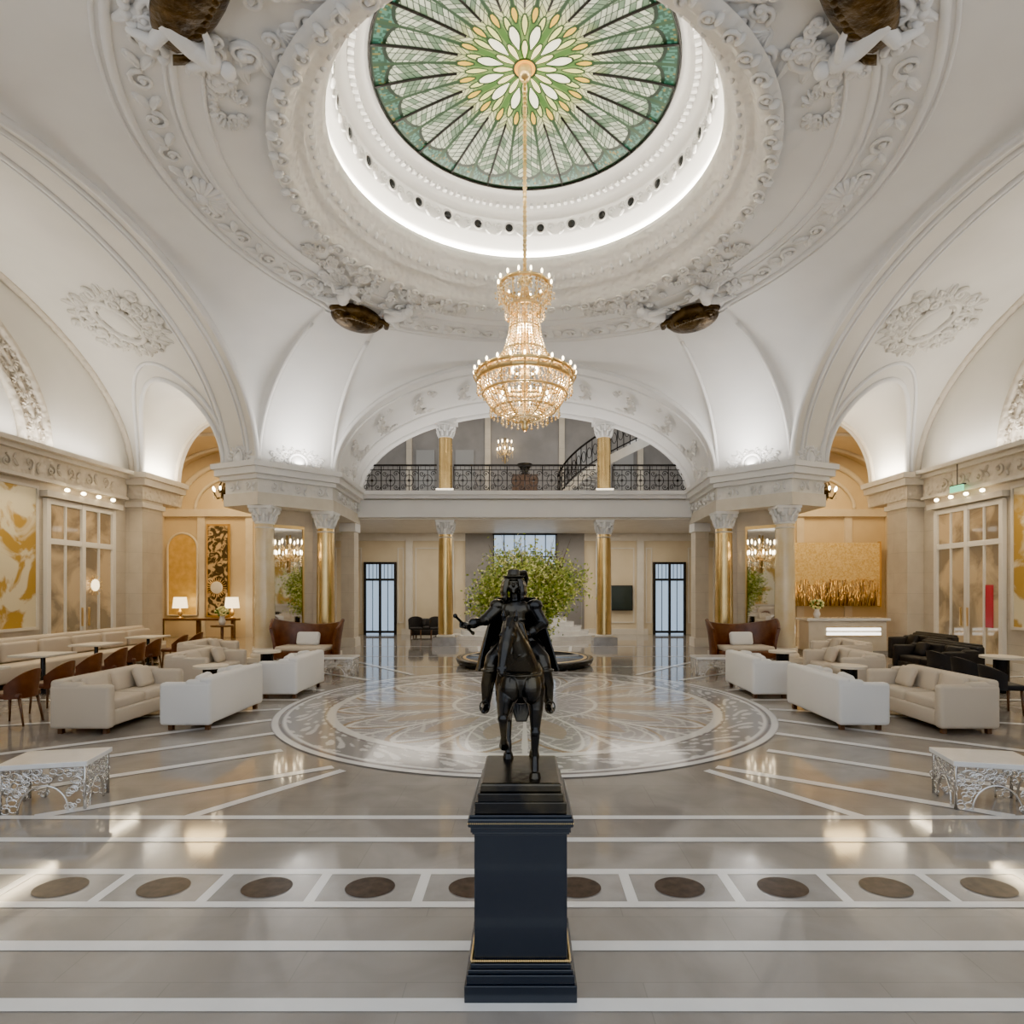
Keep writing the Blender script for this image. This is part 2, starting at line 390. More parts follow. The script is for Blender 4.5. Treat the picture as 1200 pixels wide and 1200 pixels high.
for q in range(4):
    t=q*pi/2+pi/4;m2=MB();r=5.72 if q<2 else 5.2;p=vpt(r,t);p=p+vnorm(r,t)*(.05 if q<2 else .10);m2.M=frame(p,vnorm(r,t),(-cos(t),-sin(t),0))@Matrix.Diagonal((1,1,1,1) if q<2 else (1.5,.85,.5,1))
    m2.sph((0,-.05,.1),(.66,.42,.24),bronzeC,24,12)
    random.seed(q)
    for j in range(9):
        x=-.5+j*.125;m2.cap((x*1.1,-.30+.25*abs(x),.14),(x*.6,.18,.28),.055,.05,bronzeC,8)
    for sg in(-1,1):
        scroll(m2,sg*.52,.05,.2,0 if sg>0 else pi,sg,bronzeC,th=.07,z=.12)
    m2.obj('bronze_cartouche_shield')
# ---------------------------------------------------------------- stained glass
def colgrid(name,nt_,nr,R,zf,colf,mat,center):
    th=np.linspace(0,2*pi,nt_,endpoint=False);rr=np.linspace(.001,1,nr+1)
    T,Rr=np.meshgrid(th,rr,indexing='ij')
    X=center[0]+R*Rr*np.cos(T);Y=center[1]+R*Rr*np.sin(T);Z=center[2]+zf(Rr)
    vs=np.stack([X,Y,Z],-1).reshape(-1,3)
    i=np.arange(nt_)[:,None];j=np.arange(nr)[None,:];n1=nr+1
    a=i*n1+j;b=((i+1)%nt_)*n1+j
    F=np.stack([a,b,b+1,a+1],-1).reshape(-1,4)
    me=bpy.data.meshes.new(name);me.from_pydata(vs.tolist(),[],F.tolist());me.materials.append(mat)
    C=colf(Rr,T).reshape(-1,3);C=np.clip(C,0,1)
    at=me.color_attributes.new('Col','FLOAT_COLOR','POINT');at.data.foreach_set('color',np.concatenate([C,np.ones((len(C),1))],1).ravel())
    me.polygons.foreach_set('use_smooth',[True]*len(me.polygons))
    o=bpy.data.objects.new(name,me);bpy.context.scene.collection.objects.link(o);return o
def lerp(a,b,m):return a*(1-m[...,None])+np.array(b)*m[...,None]
def glasscol(r,t):
    n=20;sf=t*n/(2*pi)+.5;seg=np.floor(sf);s=sf-seg;u=np.abs(s-.5)*2
    C=np.zeros(r.shape+(3,))+np.array([.15,.185,.125])
    row=np.floor(r*24-u*2.2);wd=2.6*np.clip(r*1.3,.4,1);ub=np.floor(u*wd)
    h=np.modf(np.abs(np.sin(seg*12.9+row*78.2+ub*37.7)*4375.5))[0]
    C=lerp(C,(.40,.43,.34),h*.95);C=lerp(C,(.06,.115,.065),(h<.3)*.75)
    C=lerp(C,(.70,.66,.26),np.clip((.56-r)/.2,0,1)*.6)
    fr=np.modf(np.abs(r*24-u*2.2))[0];C=lerp(C,(.008,.024,.008),((fr<.20)&(r>.34))*.92)
    uf=np.modf(u*wd)[0];C=lerp(C,(.008,.024,.008),(((uf<.13)&(u>.1))|(u<.055))*.9)
    leaf=.94*np.sin(np.clip((r-.30)/.72,0,1)*pi*.60+.42)**.55
    C=lerp(C,(.014,.050,.014),(u>leaf)*.96)
    edge=.82+.09*np.sqrt(np.clip(1-u**2,0,1))
    blot=np.modf(np.abs(np.sin(np.floor(t*80)*3.3+np.floor(r*55)*9.1)*999))[0]
    C=lerp(C,(.006,.032,.018),(r>edge)*1.);C=lerp(C,(.03,.10,.075),((r>edge)&(blot>.6))*.8)
    C=lerp(C,(.10,.08,.016),((r>edge)&(blot<.10))*.8)
    C=lerp(C,(.003,.010,.004),(np.abs(r-edge)<.013)*1.)
    C=lerp(C,(.05,.13,.02),np.clip((.42-r)/.06,0,1)*.85)
    m=20;w=np.abs(np.modf(t*m/(2*pi))[0]-.5)*2;w3=np.abs(np.modf(t*m/(2*pi)+.5)[0]-.5)*2
    m2=12;v1=np.abs(np.modf(t*m2/(2*pi))[0]-.5)*2;v2=np.abs(np.modf(t*m2/(2*pi)+.5)[0]-.5)*2
    def petal(C,ww,r0,r1,wid,col,ol=.16):
        x=np.clip((r-r0)/(r1-r0),0,1);lim=wid*np.sin(x*pi)**.95
        C=lerp(C,(.010,.035,.006),((ww<lim+ol)&(r>r0)&(r<r1))*1.)
        return lerp(C,col,((ww<lim-.03)&(r>r0+.01)&(r<r1-.014))*1.)
    C=petal(C,w,.33,.46,.28,(.58,.36,.03))
    C=petal(C,w3,.24,.40,.34,(.62,.62,.20))
    C=petal(C,v1,.14,.33,.48,(1,.98,.72),.14)
    C=petal(C,v2,.06,.22,.48,(1,.90,.42),.14)
    C=lerp(C,(.010,.030,.010),((u>.92)&(r>.44))*1.)
    C=lerp(C,(.95,.42,.03),(r<.07)*1.)
    C=lerp(C,(.012,.03,.005),(np.abs(r-.075)<.008)*1.)
    C=lerp(C,(.01,.02,.01),(r>.98)*1.)
    return C
sg_m=attrmat('stained_glass',.3,emit=.85)
colgrid('stained_glass_dome',1800,260,2.62,lambda r:.30*(1-r**2),glasscol,sg_m,(0,CY,10.72))
mb=MB()
for i in range(20):
    t=2*pi*i/20;mb.tube([(2.62*r*cos(t),CY+2.62*r*sin(t),10.70+.30*(1-r*r)) for r in [.45+.55*k/10 for k in range(11)]],.020,6,iron)
for r in(1.0,):mb.tube([(2.62*r*cos(k*pi/40),CY+2.62*r*sin(k*pi/40),10.70+.30*(1-r*r)) for k in range(80)],.022,6,iron,closed=True)
mb.lathe([(0,-.12),(.08,-.1),(.12,0),(.13,.08)],24,brass,(0,CY,10.94))
mb.obj('trim_glass_dome_ribs')
# ---------------------------------------------------------------- floor
mb=MB();mb.bb(-16,16,-4,27,-.2,0,floorm);mb.obj('floor')
mb=MB()
def strip(p0,p1,w,mat=whitem,z=.004):
    p0=Vector(p0);p1=Vector(p1);d=(p1-p0).normalized();n=Vector((-d.y,d.x))*w/2
    q=[p0-n,p1-n,p1+n,p0+n];mb.add([(a.x,a.y,z) for a in q],[[0,1,2,3]],mat,False)
def hs(y0,y1,x0=-11.9,x1=11.9,mat=whitem,z=.004):strip((x0,(y0+y1)/2),(x1,(y0+y1)/2),abs(y1-y0),mat,z)
for a,b in((1.5,1.6),(2.2,2.3),(2.79,2.88),(3.26,3.35),(3.70,3.77),(4.13,4.21),(4.66,4.74),(5.12,5.20)):hs(a,b)
hs(3.77,4.13,mat=greym,z=.002)
for k in range(-17,18):
    strip((k*.69,3.77),(k*.69,4.13),.07)
    x=(k+.5)*.69;n=32;mb.add([(x+.165*cos(2*pi*i/n),3.95+.125*sin(2*pi*i/n)*1.1,.006) for i in range(n)],[list(range(n))],brownm,False)
for sx in(-1,1):
    for i,(p0,p1,w) in enumerate((((2.0,6.5),(2.95,5.17),.11),((2.15,6.62),(4.3,5.17),.12),((3.0,7.3),(5.9,5.2),.13),((3.47,8.16),(7.4,5.2),.13),((3.85,9.0),(8.9,5.2),.13),((4.05,9.8),(11.9,7.2),.12),((4.06,10.6),(11.9,10.6),.12),((3.95,11.6),(11.9,13.6),.12),((3.4,12.9),(8.6,17),.12),((2.6,13.7),(5.6,17.4),.12),((1.0,14.4),(1.6,20.5),.10))):
        strip((sx*p0[0],p0[1]),(sx*p1[0],p1[1]),w,z=.0045+.0004*i)
hs(17.4,17.5,-5.6,5.6);hs(20.4,20.5,-5.6,5.6);hs(15.1,15.2,-6.5,6.5)
mb.obj('floor_inlay')
def rosc(r,t):
    C=np.zeros(r.shape+(3,))+np.array([.38,.37,.385])
    W=(.78,.78,.78);B=(.36,.27,.19);D=(.17,.15,.16)
    n=16;s=(t*n/(2*pi))%1;u=np.abs(s-.5)*2
    C=lerp(C,(.29,.28,.29),((r>.80)&(r<.955))*1.)
    a=np.sin(t*48+6*np.sin(r*26))*np.sin(r*70+2*np.cos(t*24));C=lerp(C,W,(a>.35)*((r>.80)&(r<.955))*.8)
    a2=np.sin(t*32+5*np.sin(r*18))*np.sin(r*44+2*np.cos(t*16));C=lerp(C,(.64,.63,.635),(np.abs(a2)<.14)*(r<.78)*.9)
    C=lerp(C,(.41,.35,.30),((r<.62)&(r>.3)&(u<.5*np.sin(np.clip((r-.3)/.32,0,1)*pi)))*.9)
    petal=.42+.34*(1-u**1.6);C=lerp(C,W,(np.abs(r-petal)<.014)*1.)
    petal2=.78-.2*u**1.5;C=lerp(C,B,(np.abs(r-petal2)<.012)*1.)
    C=lerp(C,W,((u>.95-.012/np.maximum(r,.02))&(r<.78)&(r>.2))*1.)
    for k,w in((.785,.013),(.985,.015),(.80,.004),(.955,.006),(.30,.010)):C=lerp(C,W,(np.abs(r-k)<w)*1.)
    C=lerp(C,D,((np.abs(r-.968)<.006)|(np.abs(r-.81)<.004))*1.)
    return C
ros=attrmat('floor_rosette_marble',.09)
colgrid('floor_rosette',1440,180,4.05,lambda r:.011+0*r,rosc,ros,(0,CY,0))
# ---------------------------------------------------------------- walls
for sx,nm in((-1,'left'),(1,'right')):
    mb=MB();mb.bb(sx*12,sx*12.3,-3,18.75,0,Z0,stone);mb.obj('wall_'+nm)
    mb=MB();mb.bb(sx*12,sx*12.3,-3,18.75,Z0,9.8,stucco2);mb.obj('wall_'+nm+'_lunette')
    mb=MB()
    mb.bb(sx*11.86,sx*12,-3,17.6,4.72,5.25,carved2);mb.bb(sx*11.72,sx*12,-3,17.6,5.25,5.36,stonel);mb.bb(sx*11.55,sx*12,-3,17.6,5.36,5.47,stonel);mb.bb(sx*11.8,sx*12,-3,17.6,4.64,4.72,stonel)
    frieze(mb,frame((sx*11.86,8,4.98),(-sx,0,0),(0,0,1)),18,.42,carved2)
    for (a,c_,r) in((4.5,3.45,.14),(4.15,3.1,.08),(3.8,2.8,.10)):
        mb.tube([(sx*11.95,CY+a*cos(pi*i/50),Z0+c_*sin(pi*i/50)) for i in range(51)],r,8,carved2)
    mb.grid(lambda u,v:(sx*11.93,CY+(3.85+.6*v)*cos(pi*u),Z0+(2.85+.55*v)*sin(pi*u)),50,1,carved2)
    for i in range(17):
        t=pi*(i+.5)/17;mb.M=frame((sx*11.93,CY+4.15*cos(t),Z0+3.12*sin(t)),(-sx,0,0),(0,cos(t),sin(t)));cartouche(mb,.65,.4,carved2,False);mb.M=I4
    mb.bb(sx*11.5,sx*12.1,17.75,18.75,.0,4.7,stone);mb.bb(sx*11.42,sx*12.1,17.67,18.8,.0,.35,stonel);mb.bb(sx*11.44,sx*12.1,17.69,18.8,4.45,4.6,stonel)
    mb.bb(sx*11.46,sx*12.1,17.70,19.7,4.7,5.1,carved2);mb.bb(sx*11.3,sx*12.1,17.55,19.7,5.1,5.3,stonel);mb.bb(sx*11.2,sx*12.1,17.45,19.7,5.3,5.46,stonel)
    for yy in(10.7,6.3):
        mb.bb(sx*11.88,sx*12,yy-.22,yy+.22,0,4.66,stonel)
    for y0,y1 in((11.15,14.5),(6.7,10.3)):
        for a,b,z0,z1 in((y0,y1,4.45,4.52),(y0,y1,1.0,1.07),(y0,y0+.07,1.07,4.45),(y1-.07,y1,1.07,4.45)):mb.bb(sx*11.92,sx*12,a,b,z0,z1,stonel)
    mb.obj('trim_'+nm+'_cornice')
    mb=MB();mb.bb(sx*11.97,sx*12,-3,14.5,0,.18,stonel);mb.obj('baseboard_'+nm)
    for y0,y1 in((11.22,14.43),(6.77,10.23)):
        mb=MB();mb.bb(sx*11.95,sx*11.995,y0,y1,1.07,4.45,mural);mb.obj('mural_panel')
    mb=MB();y0,y1=14.75,17.1;ym=(y0+y1)/2
    mb.bb(sx*11.95,sx*11.995,y0,y1,0,4.15,glassw)
    for yy,w_ in((y0,.06),(ym,.06),(y1,.06),(ym-.6,.02),(ym+.6,.02)):mb.bb(sx*(11.88 if w_>.05 else 11.90),sx*11.99,yy-w_,yy+w_,.04,4.27,whitep)
    for zz in(0.14,3.2,4.2):mb.bb(sx*11.895,sx*11.99,y0-.05,y1+.05,zz-.07,zz+.07,whitep)
    for yy in(ym-.12,ym+.12):mb.bb(sx*11.82,sx*11.86,yy-.015,yy+.015,1.0,1.5,brass)
    mb.bb(sx*11.76,sx*11.99,y0-.2,y1+.2,4.29,4.44,stonel)
    for k in range(4):mb.sph((sx*11.7,y0+.35+k*.56,4.52),(.06,.06,.05),bulb,10,6)
    if sx<0:
        mb.M=frame((-11.82,16.25,2.1),(1,0,0),(0,0,1));mb.sph((0,0,0),(.17,.17,.03),shade,20,6)  # added glowing disc with rays, stands in for a reflection in the pane
        for k in range(16):mb.cap((0,0,0),(.28*cos(k*pi/8),.28*sin(k*pi/8),0),.015,.01,brass,6)
        mb.M=I4
    else:
        mb.bb(11.92,11.945,15.05,15.28,1.0,2.1,red)
    mb.obj('door_1' if sx<0 else 'door_2')
mb=MB();mb.bb(11.62,11.68,15.7,16.15,4.62,4.78,green);mb.bb(11.64,11.72,15.67,16.18,4.78,4.81,darkb);mb.tube([(11.66,15.92,4.8),(11.66,15.92,5.36)],.012,6,darkb);mb.obj('exit_sign')
P=[(5.65,7.2),(7.2,5.65),(8.37,6.16),(8.37,10.75),(5.85,10.75)]
def capital(mb,x,y,z,r,mat=stucco):
    h=.5;mb.lathe([(r*.95,-h),(r*1.12,-h+.03),(r*.95,-h+.07),(r*.98,-.25),(r*1.35,-.09)],24,mat,(x,y,z))
    for tier,(zz,rr,n) in enumerate(((-.40,1.05,10),(-.24,1.18,10))):
        for i in range(n):
            t=2*pi*(i+.5*tier)/n;mb.cap((x+rr*r*cos(t),y+rr*r*sin(t),z+zz),(x+(rr+.22)*r*cos(t),y+(rr+.22)*r*sin(t),z+zz+.13),.05,.04,mat,6)
    for i in range(4):
        t=pi/4+i*pi/2;mb.sph((x+r*1.5*cos(t),y+r*1.5*sin(t),z-.13),(.07,.07,.08),mat,10,6)
    mb.box((x,y,z-.04),(r*2.7,r*2.7,.08),mat)
def column(mb,x,y,z0,z1,r,shaft,base=True,lo=None):
    mb.box((x,y,z0+.06),(r*2.8,r*2.8,.12),stonel)
    mb.lathe([(r*1.35,.12),(r*1.38,.17),(r*1.3,.22),(r*1.12,.24),(r*1.1,.28),(r*1.22,.31),(r*1.18,.35),(r,.38)],28,stonel,(x,y,z0))
    n=12;mb.lathe([(r*(1-.12*(k/n)**2),.38+(z1-z0-.88+.02)*k/n) for k in range(n+1)],32,shaft,(x,y,z0))
    mb.lathe([(r*.93,z1-z0-.62),(r*.99,z1-z0-.60),(r*.93,z1-z0-.58)],28,stonel,(x,y,z0))
    capital(mb,x,y,z1,r*.9)
TOPS=4.28
for sx in(-1,1):
    poly=ccw([(sx*p,CY+q) for p,q in P]);nm='pier_left' if sx<0 else 'pier_right'
    mb=MB();mb.prism(offset(poly,-.7),0,TOPS,stone);mb.prism(offset(poly,-.6),0,.35,stonel)
    mb.prism(offset(poly,0),TOPS,4.62,stonel);mb.prism(offset(poly,-.04),4.62,4.98,carved);mb.prism(offset(poly,.08),4.98,5.10,stucco)
    mb.prism(offset(poly,.2),5.10,5.28,stucco);mb.prism(offset(poly,.28),5.28,5.42,stucco);mb.prism(offset(poly,0.02),5.42,5.6,stucco)
    for q in(9.6,):
        mb.bb(sx*6.35,sx*5.9,CY+q+.55,CY+q+1.1,0,TOPS,stone);mb.bb(sx*6.4,sx*5.84,CY+q+.5,CY+q+1.12,0,.3,stonel);mb.bb(sx*6.4,sx*5.84,CY+q+.5,CY+q+1.12,TOPS-.3,TOPS-.01,stucco)
    cx,cy_=sx*6.86,CY+6.86;R=Matrix.Rotation(-sx*pi/4,4,'Z')
    mb.box((cx,cy_,2.3),(.80,.06,2.9),mirror,R=R);
    for zz in(.82,3.78):mb.box((cx-sx*.01,cy_-.01,zz),(.92,.10,.09),brass,R=R)
    for sg in(-1,1):mb.box((cx+sg*.44*cos(-sx*pi/4),cy_+sg*.44*sin(-sx*pi/4),2.3),(.05,.09,2.9),brass,R=R)
    column(mb,sx*7.2,CY+6.1,0,TOPS,.27,colm);column(mb,sx*5.95,CY+7.4,0,TOPS,.27,gold)
    for k in range(5):
        a=Vector(poly[k]);b=Vector(poly[(k+1)%5]);d=(b-a);nrm=Vector((d.y,-d.x,0)).normalized();mid=(a+b)/2
        frieze(mb,frame((mid.x+nrm.x*.0,mid.y+nrm.y*.0,4.80),nrm,(0,0,1)),d.length*.9,.34,stucco)
        mb.M=frame((mid.x,mid.y,5.55),nrm,(0,0,1));cartouche(mb,min(1.6,d.length*.7),.6,stucco);mb.M=I4
    mb.obj(nm)
for sx in(-1,1):
    poly=ccw([(sx*p,CY-q) for p,q in P[:]]);mb=MB();mb.prism(offset(poly,-.5),0,TOPS,stone);mb.prism(poly,TOPS,5.0,stonel);mb.prism(offset(poly,.2),5.0,5.45,stucco)
    mb.obj('pier_front_left' if sx<0 else 'pier_front_right')
# ---------------------------------------------------------------- balcony
mb=MB()
mb.bb(-8.4,8.4,20.75,26,4.42,5.36,stonel)
mb.bb(-6.35,6.35,20.62,20.75,4.5,4.72,stucco);mb.bb(-6.35,6.35,20.66,20.75,4.72,5.1,stucco);mb.bb(-6.35,6.35,20.5,20.75,5.14,5.26,stucco);mb.bb(-6.35,6.35,20.42,20.75,5.26,5.40,stucco)
mb.obj('balcony_slab')
for sx in(-1,1):
    mb=MB();column(mb,sx*2.82,21.05,0,4.42,.27,gold);mb.bb(sx*2.82-.42,sx*2.82+.42,20.63,21.47,0,.3,greym);mb.obj('column')
    mb=MB();x=sx*2.82
    mb.box((x,21.05,5.45),(.62,.62,.16),stonel);mb.lathe([(.27,0),(.24,.1),(.235,1.9)],28,gold,(x,21.05,5.5));capital(mb,x,21.05,7.85,.24)
    mb.box((x,21.05,7.95),(.8,.7,.18),stucco);mb.obj('upper_column')
mb=MB()
def lun(u,v):
    t=pi*u;r=1 if v>.5 else .965
    return (5.86*r*cos(t),20.95,Z0+2.8*r*sin(t))
mb.grid(lun,60,1,stucco);
mb.obj('trim_balcony_arch')
mb=MB()
def rail(x0,x1,y,z):
    n=max(1,round((x1-x0)/.62));w=(x1-x0)/n
    mb.bb(x0,x1,y-.03,y+.03,z+.97,z+1.03,iron);mb.bb(x0,x1,y-.02,y+.02,z+.06,z+.1,iron);mb.bb(x0,x1,y-.015,y+.015,z+.82,z+.85,iron)
    for i in range(n):
        xa=x0+i*w;cx=xa+w/2;mb.M=frame((cx,y,z+.46),(0,-1,0),(0,0,1))
        mb.tube([(-w/2,-.4,0),(-w/2,.5,0)],.02,6,iron)
        mb.tube([(.16*cos(k*pi/8),.2*sin(k*pi/8),0) for k in range(16)],.015,5,iron,closed=True)
        for sg in(-1,1):
            for tg in(-1,1):scroll(mb,sg*w*.3,tg*.24,.10,0,sg*tg,iron,th=.016,z=0)
        mb.tube([(-w/2,0,0),(w/2,0,0)],.013,5,iron);mb.tube([(0,-.4,0),(0,.36,0)],.013,5,iron);mb.sph((0,0,0),.055,iron,8,5)
        mb.M=I4
        for k in range(4):xx=xa+w*(k+.5)/4;mb.tube([(xx,y,z+.83),(xx,y,z+.98)],.008,5,iron)
rail(-5.75,-3.12,20.95,5.38);rail(-2.52,2.52,20.95,5.38);rail(3.12,5.75,20.95,5.38)
mb.obj('balcony_railing')
mb=MB();mb.bb(-9,9,25.9,26.2,0,4.42,beige)
mb.bb(-2.6,2.6,25.8,25.9,0,4.42,darkwall)
for sx in(-1,1):
    for a in(3.1,4.9):mb.bb(sx*a,sx*(a+.30),25.78,25.9,0,4.42,stonel)
    mb.bb(sx*2.6,sx*8.4,25.80,25.9,4.1,4.42,stonel);mb.bb(sx*2.6,sx*5.4,25.84,25.9,.0,.25,stonel)
    # framed wall panels
    for x0,x1,z0,z1 in((3.52,4.80,.5,3.8),(5.30,5.58,.5,3.8),(7.15,8.3,.5,3.8)):
        for a,b,c0,c1 in((x0,x1,z0,z0+.05),(x0,x1,z1-.05,z1),(x0,x0+.05,z0+.05,z1-.05),(x1-.05,x1,z0+.05,z1-.05)):mb.bb(sx*a,sx*b,25.86,25.9,c0,c1,stonel)
    for x0,x1 in((.1,1.25),(1.5,2.5)):
        for a,b,c0,c1 in((x0,x1,.3,.36),(x0,x1,1.55,1.61),(x0,x0+.05,.36,1.55),(x1-.05,x1,.36,1.55)):mb.bb(sx*a,sx*b,25.76,25.8,c0,c1,panelg)
mb.obj('wall_back')
mb=MB();mb.bb(-8.4,8.4,25.6,25.9,5.36,10,darkwall)
for x in(-5.0,-3.6,-1.6,1.6,3.6,5.0):mb.bb(x-.12,x+.12,25.5,25.6,5.36,9.5,stone)
for x in(-4.3,-2.6,2.6,4.3):mb.bb(x-.4,x+.4,25.52,25.6,5.5,8.0,panelg)
mb.obj('wall_back_upper')
for sx,nm in((-1,'left'),(1,'right')):
    mb=MB();mb.bb(sx*8.4,sx*8.6,21,26,0,10,stonel);mb.obj('wall_rear_'+nm)
mb=MB();mb.bb(-8.6,8.6,21,26.2,9.9,10.1,stonel);mb.obj('ceiling_upper')
for sx in(-1,1):
    mb=MB();x=sx*6.32
    mb.bb(x-.65,x+.65,25.84,25.9,0,3.1,glassb)
    for xx in(x-.66,x,x+.66):mb.bb(xx-.05,xx+.05,25.75,25.9,0,3.17,darkb)
    for zz in(.12,2.4,3.12):mb.bb(x-.7,x+.7,25.77,25.9,zz-.05,zz+.05,darkb)
    for k in range(1,8):mb.bb(x-.65+k*.165-.01,x-.65+k*.165+.01,25.8,25.9,2.4,3.1,darkb)
    for k in(-1,1):mb.bb(x+k*.33-.012,x+k*.33+.012,25.8,25.9,.1,2.4,darkb)
    mb.obj('door_3' if sx<0 else 'door_4')
mb=MB();mb.bb(-1.35,1.35,25.74,25.8,1.8,4.35,glassb)
for k in range(7):xx=-1.35+k*.45;mb.bb(xx-.02,xx+.02,25.68,25.8,1.8,4.38,darkb)
for zz in(1.8,3.4,4.36):mb.bb(-1.4,1.4,25.69,25.8,zz-.025,zz+.025,darkb)
mb.obj('window_1')
mb=MB();mb.bb(3.75,4.65,25.70,25.75,1.1,2.1,screen);mb.bb(3.70,4.70,25.72,25.78,1.05,2.15,darkb);mb.obj('wall_screen')
mb=MB()
for k in range(6):
    mb.lathe([(0,.17*(k+1)),(2.9-.3*k,.17*(k+1)),(2.9-.3*k,.17*k)],48,shellw,(0,24.0,0),smooth=False,sy=.55)
mb.obj('marble_steps')
def stair(name,cx,cy,R,a0,a1,z0,z1):
    m=MB();n=20
    P=[(cx+R*cos(a0+(a1-a0)*i/n),cy+R*sin(a0+(a1-a0)*i/n),z0+(z1-z0)*i/n) for i in range(n+1)]
    m.grid(lambda u,v:(cx+(R+.05)*cos(a0+(a1-a0)*u),cy+(R+.05)*sin(a0+(a1-a0)*u),z0+(z1-z0)*u-.35+.35*v),n,1,stonel)
    for i in range(n):
        a=a0+(a1-a0)*(i+.5)/n;z=z0+(z1-z0)*i/n
        m.box((cx+(R-.5)*cos(a),cy+(R-.5)*sin(a),z-.02),(1.0,R*abs(a1-a0)/n*1.2,.06),shellw,rz=a)
    m.tube([(p[0],p[1],p[2]+1.0) for p in P],.04,8,iron);m.tube([(p[0],p[1],p[2]+.12) for p in P],.025,6,iron)
    for i,p in enumerate(P):
        m.tube([p,(p[0],p[1],p[2]+1.0)],.018,5,iron)
        if i<n:
            q=P[i+1];c=Vector(((p[0]+q[0])/2,(p[1]+q[1])/2,(p[2]+q[2])/2+.55));d=Vector((q[0]-p[0],q[1]-p[1],0)).normalized()
            m.tube([tuple(c+d*.09*cos(k*pi/5)+Vector((0,0,.2*sin(k*pi/5)))) for k in range(10)],.015,5,iron,closed=True)
    return m.obj(name)
stair('curved_staircase',3.6,24.0,2.3,pi*1.05,pi*1.7,5.5,7.9)
mb=MB();mb.bb(-.5,.5,23.2,23.7,5.36,6.5,wood);mb.lathe([(.0,0),(.25,0),(.1,.1),(.28,.4),(.3,.45)],20,bronze,(0,23.45,6.5));mb.obj('console_cabinet')
# ---------------------------------------------------------------- side aisles
for sx,nm in((-1,'left'),(1,'right')):
    mb=MB();mb.bb(sx*8.4,sx*15.3,24.6,24.9,0,8,beige)
    for x in(9.3,11.3,13.3):mb.bb(sx*x,sx*(x+.3),24.52,24.6,0,5.0,stonel)
    mb.bb(sx*8.4,sx*15.2,24.45,24.6,5.0,5.3,stonel)
    mb.tube([(sx*(11.8+2.6*cos(pi*i/40)),24.55,5.3+2.0*sin(pi*i/40)) for i in range(41)],.12,8,stonel)
    mb.tube([(sx*(11.8+1.9*cos(pi*i/40)),24.55,5.3+1.4*sin(pi*i/40)) for i in range(41)],.07,8,stonel)
    mb.M=frame((sx*11.8,24.55,6.3),(0,-1,0),(0,0,1));cartouche(mb,1.8,1.2,beige);mb.M=I4
    mb.obj('wall_aisle_back_'+nm)
    mb=MB();mb.bb(sx*15,sx*15.3,18.75,24.6,0,8,beige);mb.bb(sx*12.1,sx*15.3,18.6,18.75,0,8,beige)
    mb.obj('wall_aisle_side_'+nm)
    mb=MB();mb.grid(lambda u,v:(sx*(11.75+3.4*cos(pi*u)),19.4+5.3*v,5.3+2.5*sin(pi*u)),40,6,beige);
    for k in range(3):mb.tube([(sx*(11.75+3.36*cos(pi*i/30)),20+2.0*k,5.3+2.46*sin(pi*i/30)) for i in range(31)],.08,6,stonel)
    mb.obj('ceiling_aisle_'+nm)
mb=MB();
def niche(cx,y,w,z0,z1,mat,arch=True):
    n=24;pts=[(cx-w,z0),(cx+w,z0)]+[(cx+w*cos(pi*i/n),z1-w+w*sin(pi*i/n)) for i in range(n+1)]
    mb.add([(p[0],y,p[1]) for p in pts],[list(range(len(pts)))],mat,False)
    mb.tube([(p[0],y,p[1]) for p in pts],.05,6,stonel,closed=True)
niche(-14.2,24.5,.62,.9,4.3,golddeep);mb.obj('gold_niche')
mb=MB();mb.bb(-13.1,-12.3,24.40,24.46,.9,4.6,poster);mb.bb(-13.18,-12.22,24.44,24.50,.82,4.68,brass)
mb.M=frame((-12.7,24.33,2.05),(0,-1,0),(0,0,1));mb.sph((0,0,0),(.26,.26,.06),shellw,20,8)
for k in range(24):mb.cap((.26*cos(k*pi/12),.26*sin(k*pi/12),0),(.4*cos(k*pi/12),.4*sin(k*pi/12),0),.02,.012,brass,6)
mb.M=I4;mb.obj('sunburst_art_panel')
mb=MB();mb.bb(9.0,14.6,24.3,24.42,1.3,3.9,muralR)
for x in (8.95,14.6):mb.bb(x,x+.06,24.26,24.45,1.25,3.95,brass)
for i in range(320):
    x=random.uniform(9.1,14.5);h=random.uniform(.3,1.1)**1.2;mb.tube([(x,24.27,1.3),(x+random.uniform(-.1,.1),24.25,1.3+h)],.014,4,brass if i%3 else wood);mb.sph((x,24.25,1.3+h),(.02,.02,.06),brass,6,4)
mb.obj('gold_wheat_mural')
mb=MB();mb.bb(-14.9,-11.6,23.7,24.1,.72,.8,wood,.01)
for x in(-14.7,-13.2,-11.8):mb.bb(x-.05,x+.05,23.8,24.0,0,.72,wood)
mb.obj('console_table')
def lamp(x,y,z):
    m=MB();m.lathe([(0,0),(.12,0),(.13,.03),(.04,.06),(.03,.1),(.09,.18),(.1,.26),(.03,.34),(.015,.5)],20,brass);m.lathe([(.28,.42),(.23,.86)],28,shade);m.lathe([(0,.86),(.23,.86)],28,shade);return m.obj('table_lamp',(x,y,z))
lamp(-13.95,23.9,.8);lamp(-11.85,23.9,.8)
